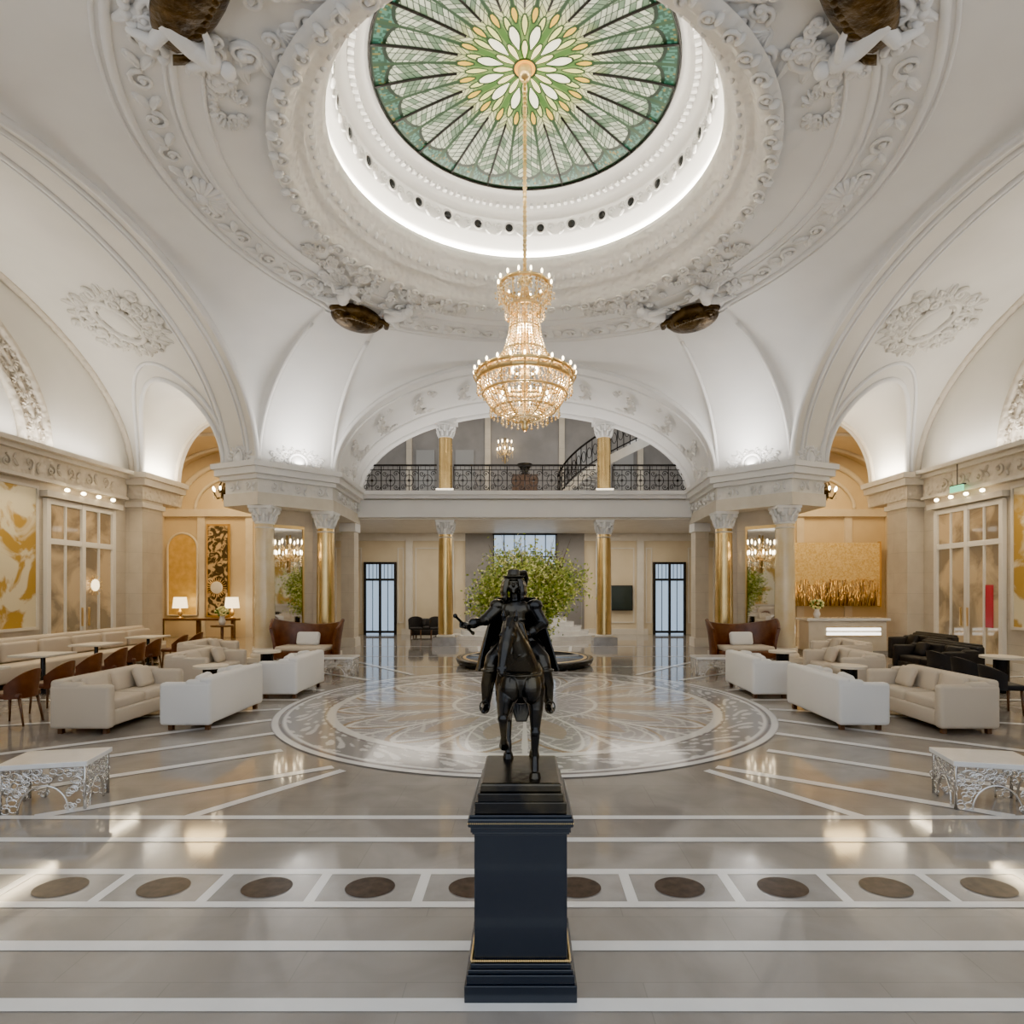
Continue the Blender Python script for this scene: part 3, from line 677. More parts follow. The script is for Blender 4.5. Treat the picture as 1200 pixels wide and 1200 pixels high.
# ---------------------------------------------------------------- reception desk
mb=MB();mb.bb(8.7,11.1,18.1,18.75,0,1.02,stonel,.02);mb.bb(8.62,11.18,18.02,18.83,1.02,1.1,shellw,.01);mb.bb(8.66,11.14,18.06,18.8,0,.1,greym)
for z in(.58,.72):mb.bb(9.25,10.9,18.07,18.1,z,z+.08,ledw)
for z in(.55,.83):mb.bb(9.2,10.95,18.06,18.1,z,z+.015,brass)
mb.obj('reception_desk')
def flowers(x,y,z,s,col,n=60,nm='flower_vase'):
    m=MB();m.lathe([(0,0),(.06*s,0),(.1*s,.1*s),(.06*s,.22*s),(.08*s,.25*s)],16,shellw)
    for i in range(n):
        v=Vector([random.gauss(0,1) for _ in range(3)]).normalized()*.17*s;m.sph((v.x,v.y,.38*s+v.z*.7),.035*s,col if i%3 else leafd,6,4)
    return m.obj(nm,(x,y,z))
flowers(9.1,18.4,1.1,1.1,flower);flowers(-10.2,19.9,.78,1.2,flower)
mb=MB();mb.lathe([(.35,.72),(.37,.75),(.35,.78),(0,.78)],28,wood);mb.lathe([(0,.0),(.25,0),(.05,.06),(.05,.72)],20,wood);mb.obj('round_side_table',(-10.2,19.9,0))
# ---------------------------------------------------------------- chandelier
mb=MB()
prof_b=[(.06,4.90),(.22,4.94),(.42,5.03),(.60,5.17),(.72,5.36),(.77,5.58)]
prof_n=[(.76,5.74),(.56,5.86),(.38,6.08),(.29,6.35),(.25,6.65),(.27,6.84)]
prof_c=[(.26,6.88),(.38,6.97),(.42,7.12),(.40,7.26)]
def samp(pf,d):
    out=[]
    for i in range(len(pf)-1):
        a=Vector(pf[i]);b=Vector(pf[i+1]);n=max(1,int((b-a).length/d))
        for k in range(n):out.append(a+(b-a)*k/n)
    return out
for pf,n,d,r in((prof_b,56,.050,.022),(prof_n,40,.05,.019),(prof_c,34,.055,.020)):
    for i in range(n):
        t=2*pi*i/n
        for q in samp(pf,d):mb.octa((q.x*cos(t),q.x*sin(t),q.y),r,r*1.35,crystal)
for z,r,tr in((5.62,.80,.05),(5.72,.83,.03),(5.36,.73,.02),(5.10,.54,.018),(6.86,.29,.03),(7.26,.42,.03),(6.1,.37,.018),(4.95,.23,.016),(6.5,.27,.014)):
    mb.tube([(r*cos(k*pi/24),r*sin(k*pi/24),z) for k in range(48)],tr,6,brass,closed=True)
for i in range(12):
    t=2*pi*i/12;mb.tube([(p[0]*.98*cos(t),p[0]*.98*sin(t),p[1]) for p in prof_b+prof_n+prof_c],.016,6,brass)
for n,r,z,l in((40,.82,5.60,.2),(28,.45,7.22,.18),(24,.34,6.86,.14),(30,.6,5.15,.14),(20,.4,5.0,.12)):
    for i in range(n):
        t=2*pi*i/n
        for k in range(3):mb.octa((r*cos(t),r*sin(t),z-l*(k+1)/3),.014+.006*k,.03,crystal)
for i in range(24):
    t=2*pi*i/24;r=.88;mb.tube([(.76*cos(t),.76*sin(t),5.64),(.84*cos(t),.84*sin(t),5.58),(r*cos(t),r*sin(t),5.66)],.014,5,brass)
    mb.tube([(r*cos(t),r*sin(t),5.66),(r*cos(t),r*sin(t),5.72)],.018,6,brass);mb.sph((r*cos(t),r*sin(t),5.76),(.02,.02,.04),bulb,8,5)
for i in range(14):
    t=2*pi*i/14
    for r,z in((.46,7.33),(.22,5.8),(.42,5.35),(.14,6.5)):
        mb.sph((r*cos(t),r*sin(t),z),(.02,.02,.045),bulb,8,5)
    mb.tube([(.36*cos(t),.36*sin(t),7.24),(.47*cos(t),.47*sin(t),7.2),(.46*cos(t),.46*sin(t),7.29)],.012,5,brass)
    for k in range(5):mb.octa(((.42+.1*sin(k))*cos(t),(.42+.1*sin(k))*sin(t),6.95+.09*k),.02,.03,crystal)
mb.lathe([(.03,4.74),(.07,4.80),(.05,4.86),(.1,4.9),(.06,5.0),(.04,5.3),(.08,5.8),(.06,6.0),(.05,6.9),(.1,7.0),(.06,7.25),(.12,7.35),(.03,7.45),(.015,7.6)],14,brass)
mb.tube([(0,0,7.5),(0,0,10.85)],.028,8,brass)
for k in range(40):mb.sph((0,0,7.55+k*.083),(.04,.04,.03),brass,8,5)
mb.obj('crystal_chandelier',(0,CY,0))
def lantern(x,y,z,top):
    m=MB();m.lathe([(.02,-.35),(.1,-.3),(.22,-.1),(.26,.0),(.24,.04)],16,bronzeC);m.tube([(0,0,0),(0,0,top-z)],.02,6,iron)
    for i in range(8):
        t=2*pi*i/8;r=.38
        m.tube([(.1*cos(t),.1*sin(t),-.25),(.28*cos(t),.28*sin(t),-.3),(r*cos(t),r*sin(t),-.12)],.022,6,bronzeC);m.sph((r*cos(t),r*sin(t),-.02),(.035,.035,.07),bulb,8,5)
        m.tube([(.24*cos(t),.24*sin(t),0),(.08*cos(t),.08*sin(t),.4)],.018,5,bronzeC)
        for k in range(3):m.octa((r*cos(t),r*sin(t),-.2-.06*k),.02,.03,crystal)
    m.lathe([(.02,.55),(.14,.46),(.10,.35)],12,bronzeC);return m.obj('hanging_lantern',(x,y,z))
lantern(-9.45,18.7,5.15,7.45);lantern(9.45,18.7,5.15,7.45)
def sconce(x,y,z,ang):
    m=MB();m.tube([(0,0,-.5),(0,-.06,.6)],.03,8,brass);m.sph((0,-.02,0),(.1,.05,.16),brass)
    for i in range(9):
        t=-1.3+2.6*i/8;r=.34;zz=.3*(i%2)
        m.tube([(0,-.02,zz-.1),(.6*r*sin(t),-.6*r*cos(t),zz-.16),(r*sin(t),-r*cos(t),zz)],.014,6,brass);m.sph((r*sin(t),-r*cos(t),zz+.1),(.025,.025,.07),bulb,8,5)
        for k in range(5):m.octa((r*sin(t),-r*cos(t),zz-.05-.06*k),.018,.03,crystal)
    for k in range(40):m.octa((random.uniform(-.18,.18),-.1-random.random()*.12,random.uniform(-.45,.55)),.02,.03,crystal)
    return m.obj('crystal_sconce',(x,y,z),ang)
sconce(-6.80,CY+6.80,2.95,pi/4);sconce(6.80,CY+6.80,2.95,-pi/4);sconce(-.85,25.45,7.9,0)
# ---------------------------------------------------------------- furniture
def sofa(name,loc,rz,L,f=fab,D=.82,H=.76,pil=2):
    m=MB();m.box((0,0,.20),(L-.05,D-.05,.22),f,.03)
    m.box((0,D/2-.10,.42),(L-.03,.18,H-.10),f,.05,seg=3);m.box((0,D/2-.075,H-.06),(L-.12,.12,.08),f,.03)
    for sg in(-1,1):
        m.box((sg*(L/2-.08),-.012,.38),(.16,D,.60),f,.05,seg=3);m.box((sg*(L/2-.08),D*.21,.60),(.145,D*.5,.24),f,.06,seg=3)
        for sy in(-1,1):m.box((sg*(L/2-.12),sy*(D/2-.1),.05),(.06,.06,.1),wood)
    w=(L-.34)/2
    for sg in(-1,1):
        m.box((sg*w/2,-.08,.37),(w-.01,D-.26,.16),f,.045,seg=3)
        m.box((sg*w/2,.20,.58),(w-.03,.15,.34),f,.06,seg=3,R=Matrix.Rotation(-.18,4,'X'))
    for k in range(pil):
        sg=-1 if k==0 else 1;m.box((sg*(L/2-.38),.02,.60),(.40,.13,.34),f,.062,seg=3,R=Matrix.Rotation(-.35,4,'X')@Matrix.Rotation(.12*sg,4,'Z'))
    return m.obj(name,loc,rz)
E=pi/2
for sx in(-1,1):
    sofa('cream_sofa',(sx*6.1,8.95,0),-sx*E,1.8);sofa('white_sofa',(sx*4.76,9.12,0),sx*E,1.7,fabW,.72)
    sofa('cream_sofa',(sx*6.5,12.1,0),-sx*E,1.7);sofa('white_sofa',(sx*4.48,11.45,0),sx*E,1.5,fabW,.72)
    sofa('cream_sofa',(sx*7.7,14.4,0),-sx*E,1.4)
def pedtable(x,y,h=.68,r=.28,c=blackg,t=stonel):
    m=MB();m.lathe([(0,0),(.13,0),(.13,h-.04)],24,c,smooth=True);m.lathe([(0,h-.04),(r,h-.04),(r,h),(0,h)],32,t,smooth=False);return m.obj('round_pedestal_table',(x,y,0))
pedtable(-5.42,10.2);pedtable(5.6,10.2);pedtable(-5.5,12.6);pedtable(5.5,12.6)
def lattice_table(loc,rz,L=.85,W=.5,H=.44):
    m=MB();m.box((0,0,H-.02),(L,W,.045),shellw,.006)
    def side(M,w,h):
        m.M=M
        m.tube([(-w/2,-h,0),(-w/2,0,0),(w/2,0,0),(w/2,-h,0)],.014,6,silver)
        arch=lambda x:-h+ (h*.6)*sqrt(max(0,1-(x/(w*.30))**2)) if abs(x)<w*.30 else -h
        P=[(w*.30*cos(pi*i/16),arch(w*.30*cos(pi*i/16)),0) for i in range(17)];m.tube(P,.010,6,silver)
        random.seed(3)
        for i in range(int(150*w)):
            x=random.uniform(-w/2,w/2);y=random.uniform(-h,0)
            if y<arch(x)+.03 and abs(x)<w*.30:continue
            r=random.uniform(.018,.04);m.tube([(x+r*cos(k*pi/5),y*.9-.015+r*.8*sin(k*pi/5),0) for k in range(10)],.006,5,silver,closed=True)
        m.M=I4
    h=H-.045
    for sg in(-1,1):
        side(frame((0,sg*(W/2-.03),h),(0,sg,0),(0,0,1)),L-.06,h);side(frame((sg*(L/2-.03),0,h),(sg,0,0),(0,0,1)),W-.06,h)
    return m.obj('lattice_coffee_table',loc,rz)
lattice_table((-4.36,5.50,0),.22,.72,.5);lattice_table((4.28,5.50,0),-.22,.72,.5)
lattice_table((-4.35,13.7,0),.0,.9,.55);lattice_table((4.35,13.7,0),0,.9,.55)
def wing(loc,rz):
    m=MB();n=36
    def shellp(o):
        def f(u,v):
            t=-1.95+3.9*u;a=.80+o;b=.50+o
            H=1.02+.28*(abs(t)/1.95)**1.5-.35*max(0,(abs(t)-1.5)/.45)
            k=1+.14*v*v
            return (a*sin(t)*k,b*cos(t)*k,.14+(H-.14)*v)
        return f
    m.grid(shellp(0),n,12,leather);m.grid(shellp(.07),n,12,leather)
    def rim(u,v):
        p=Vector(shellp(0)(u,1));q=Vector(shellp(.07)(u,1));return tuple(p.lerp(q,v)+Vector((0,0,.02*sin(pi*v))))
    m.grid(rim,n,4,leather)
    for uu in(0,1):m.grid(lambda u,v:tuple(Vector(shellp(0)(uu,u)).lerp(Vector(shellp(.07)(uu,u)),v)),12,2,leather)
    m.box((0,-.05,.30),(1.42,.80,.22),leather,.05,seg=3);m.box((0,-.08,.45),(1.36,.72,.12),fab,.05,seg=3)
    m.box((0,.08,.68),(.62,.16,.36),fabW,.07,seg=3,R=Matrix.Rotation(-.25,4,'X'))
    for sx in(-1,1):
        for sy in(-1,1):m.tube([(sx*.6,sy*.3,.2),(sx*.64,sy*.33,0)],[.03,.015],8,wood)
    return m.obj('wingback_settee',loc,rz)
wing((-5.75,15.6,0),-.08);wing((5.75,15.6,0),.08)
def chair(name,loc,rz,f=leather,H=.82,arms=False):
    m=MB();m.box((0,-.02,.44),(.46,.46,.09),f,.03,seg=3)
    def bk_(o):
        return lambda u,v:((.25+o)*sin(-1.35+2.7*u)*(1+.08*v),(.24+o)*cos(-1.35+2.7*u)*(1+.15*v)-.02,.40+v*(H-.40-(.22*abs(2*u-1)**2 if not arms else .12*abs(2*u-1)**2)))
    m.grid(bk_(0),18,6,f);m.grid(bk_(.035),18,6,f)
    m.grid(lambda u,v:tuple(Vector(bk_(0)(u,1)).lerp(Vector(bk_(.035)(u,1)),v)),18,2,f)
    for uu in(0,1):m.grid(lambda u,v:tuple(Vector(bk_(0)(uu,u)).lerp(Vector(bk_(.035)(uu,u)),v)),6,1,f)
    for sx in(-1,1):
        m.tube([(sx*.18,-.2,.42),(sx*.2,-.22,0)],[.024,.013],8,wood);m.tube([(sx*.18,.18,.42),(sx*.2,.25,0)],[.024,.013],8,wood)
    return m.obj(name,loc,rz)
for i,(x,y) in enumerate(((-7.55,8.75),(-7.75,9.7),(-8.15,10.9),(-8.35,11.9),(-8.75,13.1),(-8.95,14.0),(-9.0,15.2),(-9.1,16.1))):
    chair('dining_chair',(x,y,0),-E+.1)
def dtable(x,y):
    m=MB();m.box((0,0,.73),(.75,.75,.04),stonel,.01);m.lathe([(0,0),(.24,0),(.24,.03),(.04,.07),(.04,.71)],20,blackg);return m.obj('dining_table',(x,y,0))
for x,y in((-8.7,9.2),(-9.3,11.4),(-9.8,13.5),(-9.95,15.6)):dtable(x,y)
mb=MB();mb.bb(-10.95,-10.3,8.2,17.0,.1,.44,fab,.05);mb.bb(-11.15,-10.93,8.2,17.0,.1,.95,fab,.06)
for k in range(9):mb.box((-10.86,8.75+k*.98,.66),(.14,.9,.42),fab,.06,seg=3)
for k in range(10):mb.bb(-10.9,-10.5,8.3+.95*k,8.36+.95*k,0,.1,wood)
mb.obj('banquette_sofa')
sofa('charcoal_sofa',(9.2,13.2,0),-pi*.5,1.8,fabD,.85,.85);sofa('charcoal_sofa',(10.5,15.6,0),-pi*.5,1.6,fabD,.85,.85)
chair('charcoal_armchair',(7.65,9.5,0),E-.2,fabD,.78,True);chair('charcoal_armchair',(8.0,10.6,0),E,fabD,.78,True);chair('charcoal_armchair',(8.3,11.7,0),E,fabD,.78,True)
pedtable(8.9,9.6,.7,.35);pedtable(9.2,11.4,.7,.35)
for x in(-4.3,-3.5):chair('charcoal_armchair',(x,23.3,0),0.2,fabD,.9,True)
sofa('charcoal_sofa',(-3.9,24.6,0),0,1.6,fabD)
# ---------------------------------------------------------------- basin + plant
mb=MB();mb.lathe([(0,.16),(1.55,.16),(1.55,.20),(1.8,.20),(1.82,.17),(1.78,.06),(1.6,0)],72,blackg)
mb.lathe([(1.56,.205),(1.6,.215),(1.64,.205)],72,brass);mb.obj('round_black_plinth',(0,15.7,0))
e=empty('floral_arrangement',(.12,15.7,.2))
mb=MB();mb.lathe([(0,0),(.32,0),(.34,.05),(.22,.12),(.30,.35),(.42,.6),(.40,.75),(.3,.82),(.34,.88),(.28,.86),(0,.8)],32,blackg);mb.obj('vase',parent=e)
mb=MB();random.seed(11);tips=[]
for i in range(200):
    v=Vector([random.gauss(0,1),random.gauss(0,1),random.gauss(0,.9)]).normalized();R=random.uniform(.45,1.22)
    tip=Vector((v.x*1.42*R,v.y*1.3*R,1.86+v.z*1.06*R));mid=Vector((v.x*.5,v.y*.5,1.5+v.z*.45))
    mb.tube([(0,0,.8),tuple(mid),tuple(tip)],[.02,.013,.005],5,branch);tips.append((mid,tip))
for i in range(14):
    a=random.uniform(0,2*pi);mb.tube([(0,0,1),(.8*cos(a),.7*sin(a),2.3),(1.1*cos(a),1.0*sin(a),random.uniform(2.8,3.2))],[.015,.01,.004],5,branch)
mb.obj('stems',parent=e)
mb=MB()
for i in range(21000):
    a,b=random.choice(tips);p=a.lerp(b,random.random()**.6)+Vector([random.gauss(0,.15) for _ in range(3)])
    d=Vector([random.gauss(0,1) for _ in range(3)]).normalized();w=d.orthogonal().normalized()*random.uniform(.022,.04);l=random.uniform(.06,.12)
    mb.add([p-d*l*.5,p+w,p+d*l*.5,p-w],[[0,1,2,3]],leafm if random.random()<.68 else (leafd if random.random()<.35 else flower),False)
mb.obj('foliage',parent=e)
# ---------------------------------------------------------------- pedestal
PX,PY=-.02,3.145
mb=MB()
def sq4(w,d,z0,z1,mat,bev=.004):mb.box((0,0,(z0+z1)/2),(w,d,z1-z0),mat,bev)
sq4(.545,.60,0,.085,black);sq4(.525,.58,.085,.13,black);sq4(.51,.56,.13,.15,black);sq4(.49,.545,.15,.175,black)
sq4(.455,.51,.175,.80,black);sq4(.475,.53,.80,.812,black);sq4(.49,.545,.812,.84,black);sq4(.515,.57,.84,.885,black,.008);sq4(.50,.555,.885,.90,black)
for sg in(-1,1):
    for k in range(46):mb.sph((-.238+.476*k/45,sg*.267,.186),.0065,brass,6,4)
    for k in range(50):mb.sph((sg*.241,-.26+.52*k/49,.186),.0065,brass,6,4)
    for k in range(50):mb.sph((-.255+.51*k/49,sg*.286,.862),.0035,brass,6,4)
mb.obj('pedestal',(PX,PY,0))
# ---------------------------------------------------------------- equestrian statue
e=empty('equestrian_statue',(PX,PY,.90))
mb=MB();mb.box((0,0,.03),(.45,.54,.06),bronze,.006);mb.box((0,0,.075),(.42,.52,.05),bronze,.006);mb.box((0,0,.12),(.40,.50,.05),bronze,.012)
mb.obj('base',parent=e)
def statue(mb,b):
    K=Matrix.Translation((0,0,.145))@Matrix.Scale(1.05,4)
    mb.M=K
    mb.sph((0,.19,.50),(.105,.12,.12),b,28,18);mb.sph((0,.03,.475),(.105,.20,.112),b,28,18);mb.sph((0,-.10,.475),(.100,.10,.13),b,28,18)
    mb.chain([(0,-.12,.52),(-.015,-.18,.60),(-.035,-.215,.67),(-.05,-.225,.725)],[.090,.072,.056,.044],b,24)
    mb.sph((-.052,-.235,.725),(.040,.045,.045),b,20,14)
    mb.chain([(-.055,-.255,.72),(-.068,-.30,.655),(-.080,-.345,.575),(-.083,-.357,.548)],[.036,.031,.022,.023],b,18)
    for sg in(-1,1):
        X=lambda x:x*sg
        mb.sph((-.058+X(.018),-.255,.685),(.022,.034,.036),b)
        mb.chain([(-.05+X(.024),-.225,.758),(-.05+X(.031),-.232,.785),(-.05+X(.030),-.236,.812)],[.012,.013,.003],b,8)
        mb.sph((-.062+X(.030),-.284,.694),(.009,.009,.008),b,10,8);mb.cap((-.06+X(.022),-.275,.708),(-.064+X(.031),-.295,.700),.007,.005,b,8)
        mb.sph((-.083+X(.015),-.372,.556),(.009,.008,.010),b,10,6)
        mb.sph((X(.048),-.155,.44),(.052,.06,.085),b,24,16)
        mb.sph((X(.058),.20,.45),(.062,.10,.125),b,24,16)
        mb.sph((X(.072),-.10,.46),(.045,.07,.10),b,24,16)
    mb.chain([(-.083,-.372,.535),(-.082,-.345,.528)],[.014,.016],b,10)
    for k in range(12):
        t=k/11;x=-.05+.05*t;y=-.195+.11*t;z=.765-.20*t
        mb.chain([(x,y,z),(x+.05,y-.01,z-.03),(x+.068,y-.012,z-.085),(x+.062,y-.016,z-.12)],[.020,.018,.014,.005],b,8)
    mb.chain([(-.052,-.25,.765),(-.06,-.285,.73),(-.066,-.302,.695)],[.018,.013,.005],b,8)
    mb.tube([(-.071+.034*cos(a),-.315+.012*sin(a),.635+.036*sin(a)) for a in [2*pi*k/16 for k in range(16)]],.004,6,b,closed=True)
    mb.tube([(.098*cos(a)*1.02,-.12-.105*sin(a),.50) for a in [pi*k/24 for k in range(25)]],.007,6,b)
    mb.chain([(.068,-.12,.42),(.072,-.135,.33),(.070,-.135,.235),(.069,-.138,.205),(.068,-.132,.10),(.068,-.137,.065),(.068,-.150,.035)],[.052,.036,.024,.024,.014,.019,.018],b,18)
    mb.lathe([(.0005,0),(.030,0),(.024,.034),(.0005,.036)],16,b,(.068,-.156,-.004));mb.sph((.070,-.143,.218),(.026,.026,.028),b)
    mb.chain([(-.068,-.13,.42),(-.078,-.20,.355),(-.082,-.255,.315)],[.052,.036,.025],b,18);mb.sph((-.082,-.262,.31),(.026,.026,.026),b)
    mb.chain([(-.082,-.26,.30),(-.080,-.225,.215),(-.080,-.205,.185),(-.080,-.178,.172)],[.022,.014,.019,.017],b,16)
    mb.cap((-.080,-.175,.172),(-.080,-.150,.155),.021,.026,b)
    for sg,dy in((-1,-.03),(1,.04)):
        mb.chain([(sg*.068,.20+dy*.4,.44),(sg*.080,.14+dy,.335),(sg*.078,.175+dy,.275),(sg*.074,.245+dy*.7,.205),(sg*.070,.228+dy*.7,.10),(sg*.070,.222+dy*.7,.06),(sg*.070,.205+dy*.7,.035)],[.078,.056,.038,.024,.015,.019,.018],b,18)
        mb.sph((sg*.074,.252+dy*.7,.21),(.022,.026,.026),b)
        mb.lathe([(.0005,0),(.030,0),(.024,.034),(.0005,.036)],16,b,(sg*.070,.198+dy*.7,-.004))
    for k in range(6):mb.chain([(0,.27,.56),(.008*(k-2.5),.31,.555),(.012*(k-2.5),.34,.50),(.016*(k-2.5),.348,.42),(.019*(k-2.5),.345,.33),(.017*(k-2.5),.33,.24),(.010*(k-2.5),.31,.17)],[.018,.019,.021,.022,.022,.017,.006],b,10)
    for sg in(-1,1):
        mb.sph((sg*.100,.06,.47),(.026,.11,.105),b,18,10)
        for k in range(9):mb.sph((sg*.122,-.03+.022*k,.385),(.008,.009,.018),b,8,6)
    mb.M=K@Matrix.Translation((-.018,0,0))
    mb.sph((0,.05,.63),(.075,.07,.055),b,20,12);mb.chain([(0,.05,.64),(-.003,.04,.72),(-.008,.038,.80)],[.060,.052,.062],b,22)
    mb.sph((-.008,.034,.805),(.082,.052,.050),b,22,14)
    for k in range(5):mb.tube([(.060*cos(a)-.004,.042+.058*sin(a),.665+.022*k) for a in [pi+pi*j/20 for j in range(21)]],.0045,6,b)
    for sg in(-1,1):mb.sph((-.008+sg*.095,.034,.825),(.042,.040,.032),b,18,12)
    mb.cap((-.012,.03,.85),(-.016,.02,.89),.026,.024,b)
    hx,hy,hz=-.02,.012,.932
    mb.sph((hx,hy,hz),(.034,.041,.046),b,20,14);mb.sph((hx,hy-.020,hz-.022),(.024,.022,.024),b,16,10)
    mb.chain([(hx,hy-.039,hz+.010),(hx,hy-.048,hz-.004),(hx,hy-.045,hz-.009)],[.0045,.0065,.006],b,8)
    mb.cap((hx-.009,hy-.041,hz-.020),(hx+.009,hy-.041,hz-.020),.0035,.0035,b,6);mb.cap((hx-.007,hy-.041,hz-.026),(hx+.007,hy-.041,hz-.026),.004,.004,b,6)
    mb.sph((hx,hy-.039,hz-.039),(.010,.009,.008),b,8,6)
    for sg in(-1,1):
        mb.sph((hx+sg*.013,hy-.0365,hz+.006),(.006,.004,.004),b,8,5);mb.cap((hx+sg*.005,hy-.041,hz+.015),(hx+sg*.022,hy-.034,hz+.014),.0035,.0035,b,6);mb.sph((hx+sg*.017,hy-.031,hz-.012),(.010,.010,.011),b,8,6)
        for k in range(7):
            y=hy-.012+.010*k;x=hx+sg*(.030+.010*sin(k*.5));mb.chain([(hx+sg*.018,y+.004,hz+.040),(x+sg*.008,y,hz+.010),(x+sg*.014,y,hz-.035),(x+sg*.010,y+.002,hz-.075)],[.012,.014,.016,.010],b,8)
            for j in range(3):mb.sph((x+sg*(.016+.003*(j%2)),y,hz-.01-.028*j),(.012,.011,.012),b,8,6)
    mb.sph((hx,hy+.006,hz+.042),(.036,.040,.022),b,18,10)
    mb.lathe([(.001,.031),(.034,.030),(.054,.035),(.060,.042),(.052,.044),(.034,.040),(.001,.041)],24,b,(hx,hy+.006,hz))
    for k in range(7):
        a=-.9+.3*k;mb.chain([(hx+.034*sin(a),hy+.0-.034*cos(a),hz+.045),(hx+.026*sin(a),hy+.0-.018*cos(a),hz+.064+.004*cos(a)),(hx+.026*sin(a),hy+.02,hz+.066)],[.007,.010,.010],b,8)
    mb.chain([(hx+.03,hy,hz+.058),(hx+.055,hy+.03,hz+.060),(hx+.066,hy+.055,hz+.03),(hx+.062,hy+.065,hz-.01)],[.013,.015,.013,.006],b,8)
    mb.chain([(-.098,.034,.815),(-.160,.0,.755)],[.034,.028],b,16);mb.sph((-.163,-.002,.752),.031,b)
    mb.chain([(-.163,-.002,.752),(-.232,-.062,.735)],[.027,.018],b,16);mb.cap((-.205,-.040,.742),(-.218,-.050,.738),.025,.028,b)
    mb.sph((-.250,-.078,.732),(.017,.019,.012),b,10,8)
    for k in range(4):mb.chain([(-.252-.005*k,-.066-.008*k,.742),(-.268-.004*k,-.074-.008*k,.738),(-.270-.003*k,-.078-.008*k,.722),(-.256-.003*k,-.074-.008*k,.718)],[.0058,.0055,.005,.0045],b,6)
    mb.chain([(-.240,-.068,.736),(-.246,-.062,.718),(-.260,-.070,.714)],[.006,.0055,.005],b,6)
    mb.cap((-.225,-.045,.690),(-.300,-.118,.775),.0075,.0075,b,8);mb.sph((-.302,-.120,.778),.012,b,8,6);mb.sph((-.223,-.043,.688),.011,b,8,6)
    mb.chain([(.082,.034,.815),(.128,.03,.735)],[.034,.028],b,16);mb.sph((.130,.028,.732),.030,b)
    mb.chain([(.130,.028,.732),(.065,-.045,.690)],[.027,.018],b,16);mb.cap((.088,-.018,.704),(.078,-.030,.698),.024,.027,b)
    mb.sph((.050,-.060,.683),(.017,.019,.013),b,10,8)
    for k in range(4):mb.chain([(.044,-.072,.694-.007*k),(.030,-.084,.690-.007*k),(.022,-.074,.686-.007*k)],[.0058,.0055,.0045],b,6)
    mb.chain([(.052,-.062,.698),(.038,-.076,.702)],[.006,.005],b,6)
    for sg in(-1,1):mb.tube([(.03,-.08,.685),(.015+sg*.03,-.15,.645),(-.02+sg*.04,-.24,.60),(-.055+sg*.026,-.335,.565)],.0038,6,b)
    for sg in(-1,1):
        mb.chain([(sg*.05,.045,.625),(sg*.118,-.035,.555),(sg*.128,-.055,.53)],[.056,.046,.040],b,20)
        mb.chain([(sg*.130,-.055,.52),(sg*.150,-.028,.43),(sg*.158,-.005,.335)],[.038,.034,.022],b,20)
        mb.tube([(sg*.134+.042*cos(a),-.052+.042*sin(a),.505) for a in [2*pi*k/16 for k in range(16)]],.008,6,b,closed=True)
        mb.chain([(sg*.158,.006,.318),(sg*.163,-.040,.306),(sg*.168,-.078,.304)],[.021,.019,.012],b,12)
        mb.tube([(sg*.164+.024*cos(k*pi/6),-.040,.318+.032*sin(k*pi/6)) for k in range(12)],.0045,6,b,closed=True)
        mb.tube([(sg*.160,-.03,.35),(sg*.145,.02,.5),(sg*.12,.04,.58)],.005,6,b)
        for k in range(6):mb.chain([(sg*.055,.01+.02*k,.655),(sg*.118,.015+.027*k,.60),(sg*.150,.03+.032*k,.50)],[.024,.023,.010],b,8)
    def cl(u,v,o):
        a=-1.55+3.1*u;w=.085+.115*v**.8;f=.014*sin(a*9)*v
        return ((w+f+o)*sin(a)-.008,.045+(.045+.13*v**.9+f+o)*cos(a)+.02*v,.865-.38*v-.03*cos(a*9)*v*.3)
    n1,n2=64,20
    A=[cl(i/n1,j/n2,0) for i in range(n1+1) for j in range(n2+1)];B=[cl(i/n1,j/n2,.014) for i in range(n1+1) for j in range(n2+1)]
    N=len(A);q=lambda i,j:i*(n2+1)+j;fs=[]
    for i in range(n1):
        for j in range(n2):
            fs.append([q(i,j),q(i,j+1),q(i+1,j+1),q(i+1,j)]);fs.append([N+q(i,j),N+q(i+1,j),N+q(i+1,j+1),N+q(i,j+1)])
        fs.append([q(i,0),q(i+1,0),N+q(i+1,0),N+q(i,0)]);fs.append([q(i+1,n2),q(i,n2),N+q(i,n2),N+q(i+1,n2)])
    for j in range(n2):
        fs.append([q(0,j+1),q(0,j),N+q(0,j),N+q(0,j+1)]);fs.append([q(n1,j),q(n1,j+1),N+q(n1,j+1),N+q(n1,j)])
    mb.add(A+B,fs,b)
    mb.M=I4
mb=MB();statue(mb,bronze)
o=mb.obj('horse_and_rider',parent=e)
r=o.modifiers.new('r','REMESH');r.mode='VOXEL';r.voxel_size=.0034;r.use_smooth_shade=True
s=o.modifiers.new('s','SMOOTH');s.iterations=2;s.factor=.5
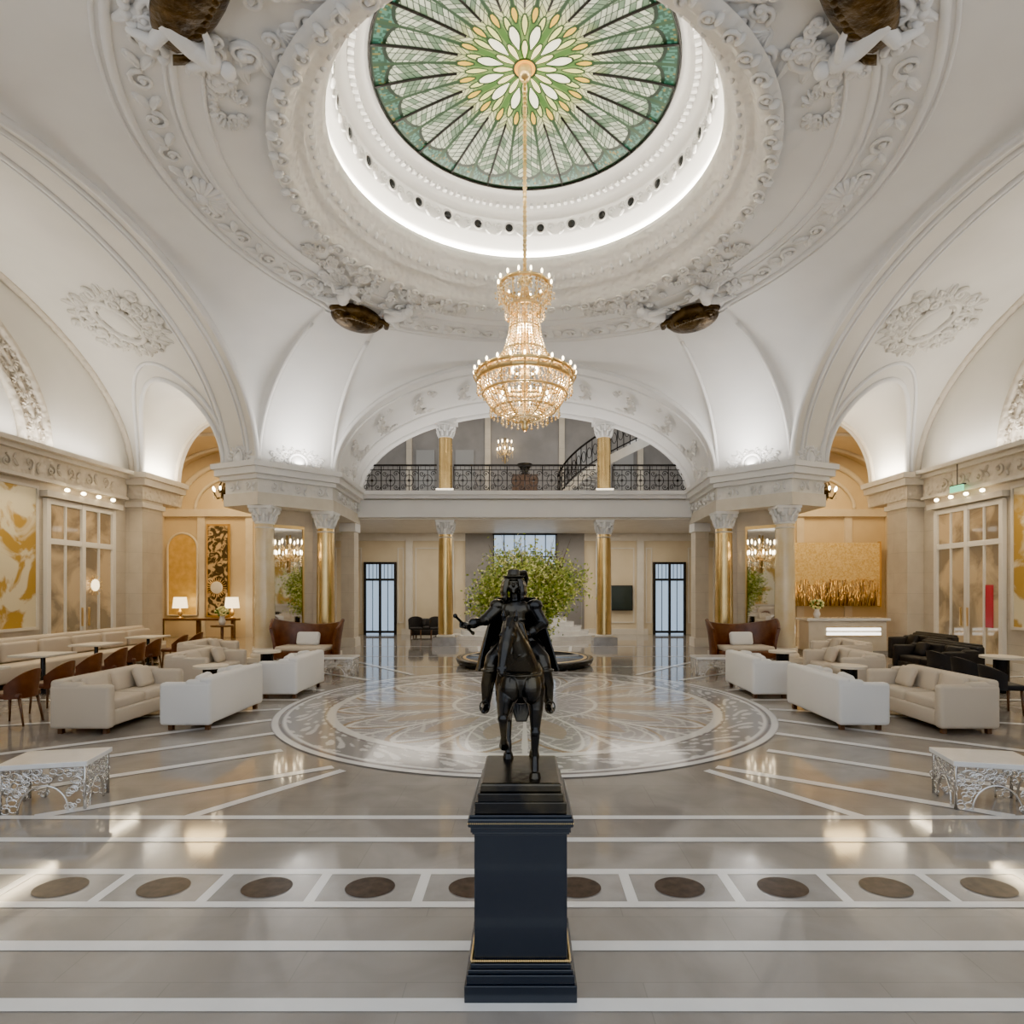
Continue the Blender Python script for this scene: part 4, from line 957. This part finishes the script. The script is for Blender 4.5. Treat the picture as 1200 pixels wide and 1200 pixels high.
# ---------------------------------------------------------------- lights
def area(name,loc,rot,sx,sy,E_,col=(1,.9,.76)):
    l=bpy.data.lights.new(name,'AREA');l.shape='RECTANGLE';l.size=sx;l.size_y=sy;l.energy=E_;l.color=col
    o=bpy.data.objects.new(name,l);bpy.context.scene.collection.objects.link(o);o.location=loc;o.rotation_euler=rot;return o
def point(name,loc,E_,col=(1,.82,.58),r=.1):
    l=bpy.data.lights.new(name,'POINT');l.energy=E_;l.color=col;l.shadow_soft_size=r;o=bpy.data.objects.new(name,l);bpy.context.scene.collection.objects.link(o);o.location=loc
UP=(pi,0,0);W=(1,.96,.91)
for sx in(-1,1):
    for sy in(-1,1):area('pier_fill_up',(sx*5.9,CY+sy*5.9,5.5),UP,1.0,1.0,48 if sy>0 else 22,W)  # added fill over the entablatures to even out the vault; no fixture there
    area('cornice_fill_up',(sx*11.6,CY,5.52),UP,.18,13,140,W)  # added upward fill strip above the side cornice, no lamp modelled
    area('arch_uplight',(sx*8.6,18.2,5.5),(pi,-sx*.5,0),.2,1.6,36,(1,.89,.70));area('arch_uplight',(sx*11.15,18.4,5.52),(pi,sx*.5,0),.2,1.4,36,(1,.89,.70))
    area('aisle_light',(sx*11.5,22,7.4),(0,0,0),3,2,180,(1,.70,.32))
    area('wall_washer',(sx*11.2,12.6,4.6),(0,sx*.35,0),.15,3,45,(1,.80,.50));area('wall_washer',(sx*11.2,16,4.6),(0,sx*.35,0),.15,2.2,22,(1,.82,.54))
area('rear_light',(0,23,4.38),(0,0,0),12,3,210,(1,.91,.77))
area('upper_light',(0,23,9.8),(0,0,0),10,3,90,(1,.92,.82))
area('tunnel_uplight',(0,20.55,5.45),UP,9,.2,90,W)
point('chandelier_light',(0,CY,6.2),190,(1,.89,.72),.12);point('chandelier_light',(0,CY,5.25),55,(1,.82,.58),.1)
w=bpy.data.worlds.new('World');bpy.context.scene.world=w;w.use_nodes=True
w.node_tree.nodes['Background'].inputs[0].default_value=(.82,.90,1,1);w.node_tree.nodes['Background'].inputs[1].default_value=1.05
# ---------------------------------------------------------------- camera
cam=bpy.data.cameras.new('cam');co=bpy.data.objects.new('camera',cam);bpy.context.scene.collection.objects.link(co)
co.location=(0,0,2);co.rotation_euler=(pi/2,0,0);cam.sensor_width=36;cam.lens=36*692/1200;cam.shift_x=-.0125;cam.shift_y=.075;cam.clip_start=.05
bpy.context.scene.camera=co
try:
    vs=bpy.context.scene.view_settings;vs.view_transform='AgX';vs.look='AgX - Punchy';vs.exposure=1.32
except Exception as ex:print(ex)
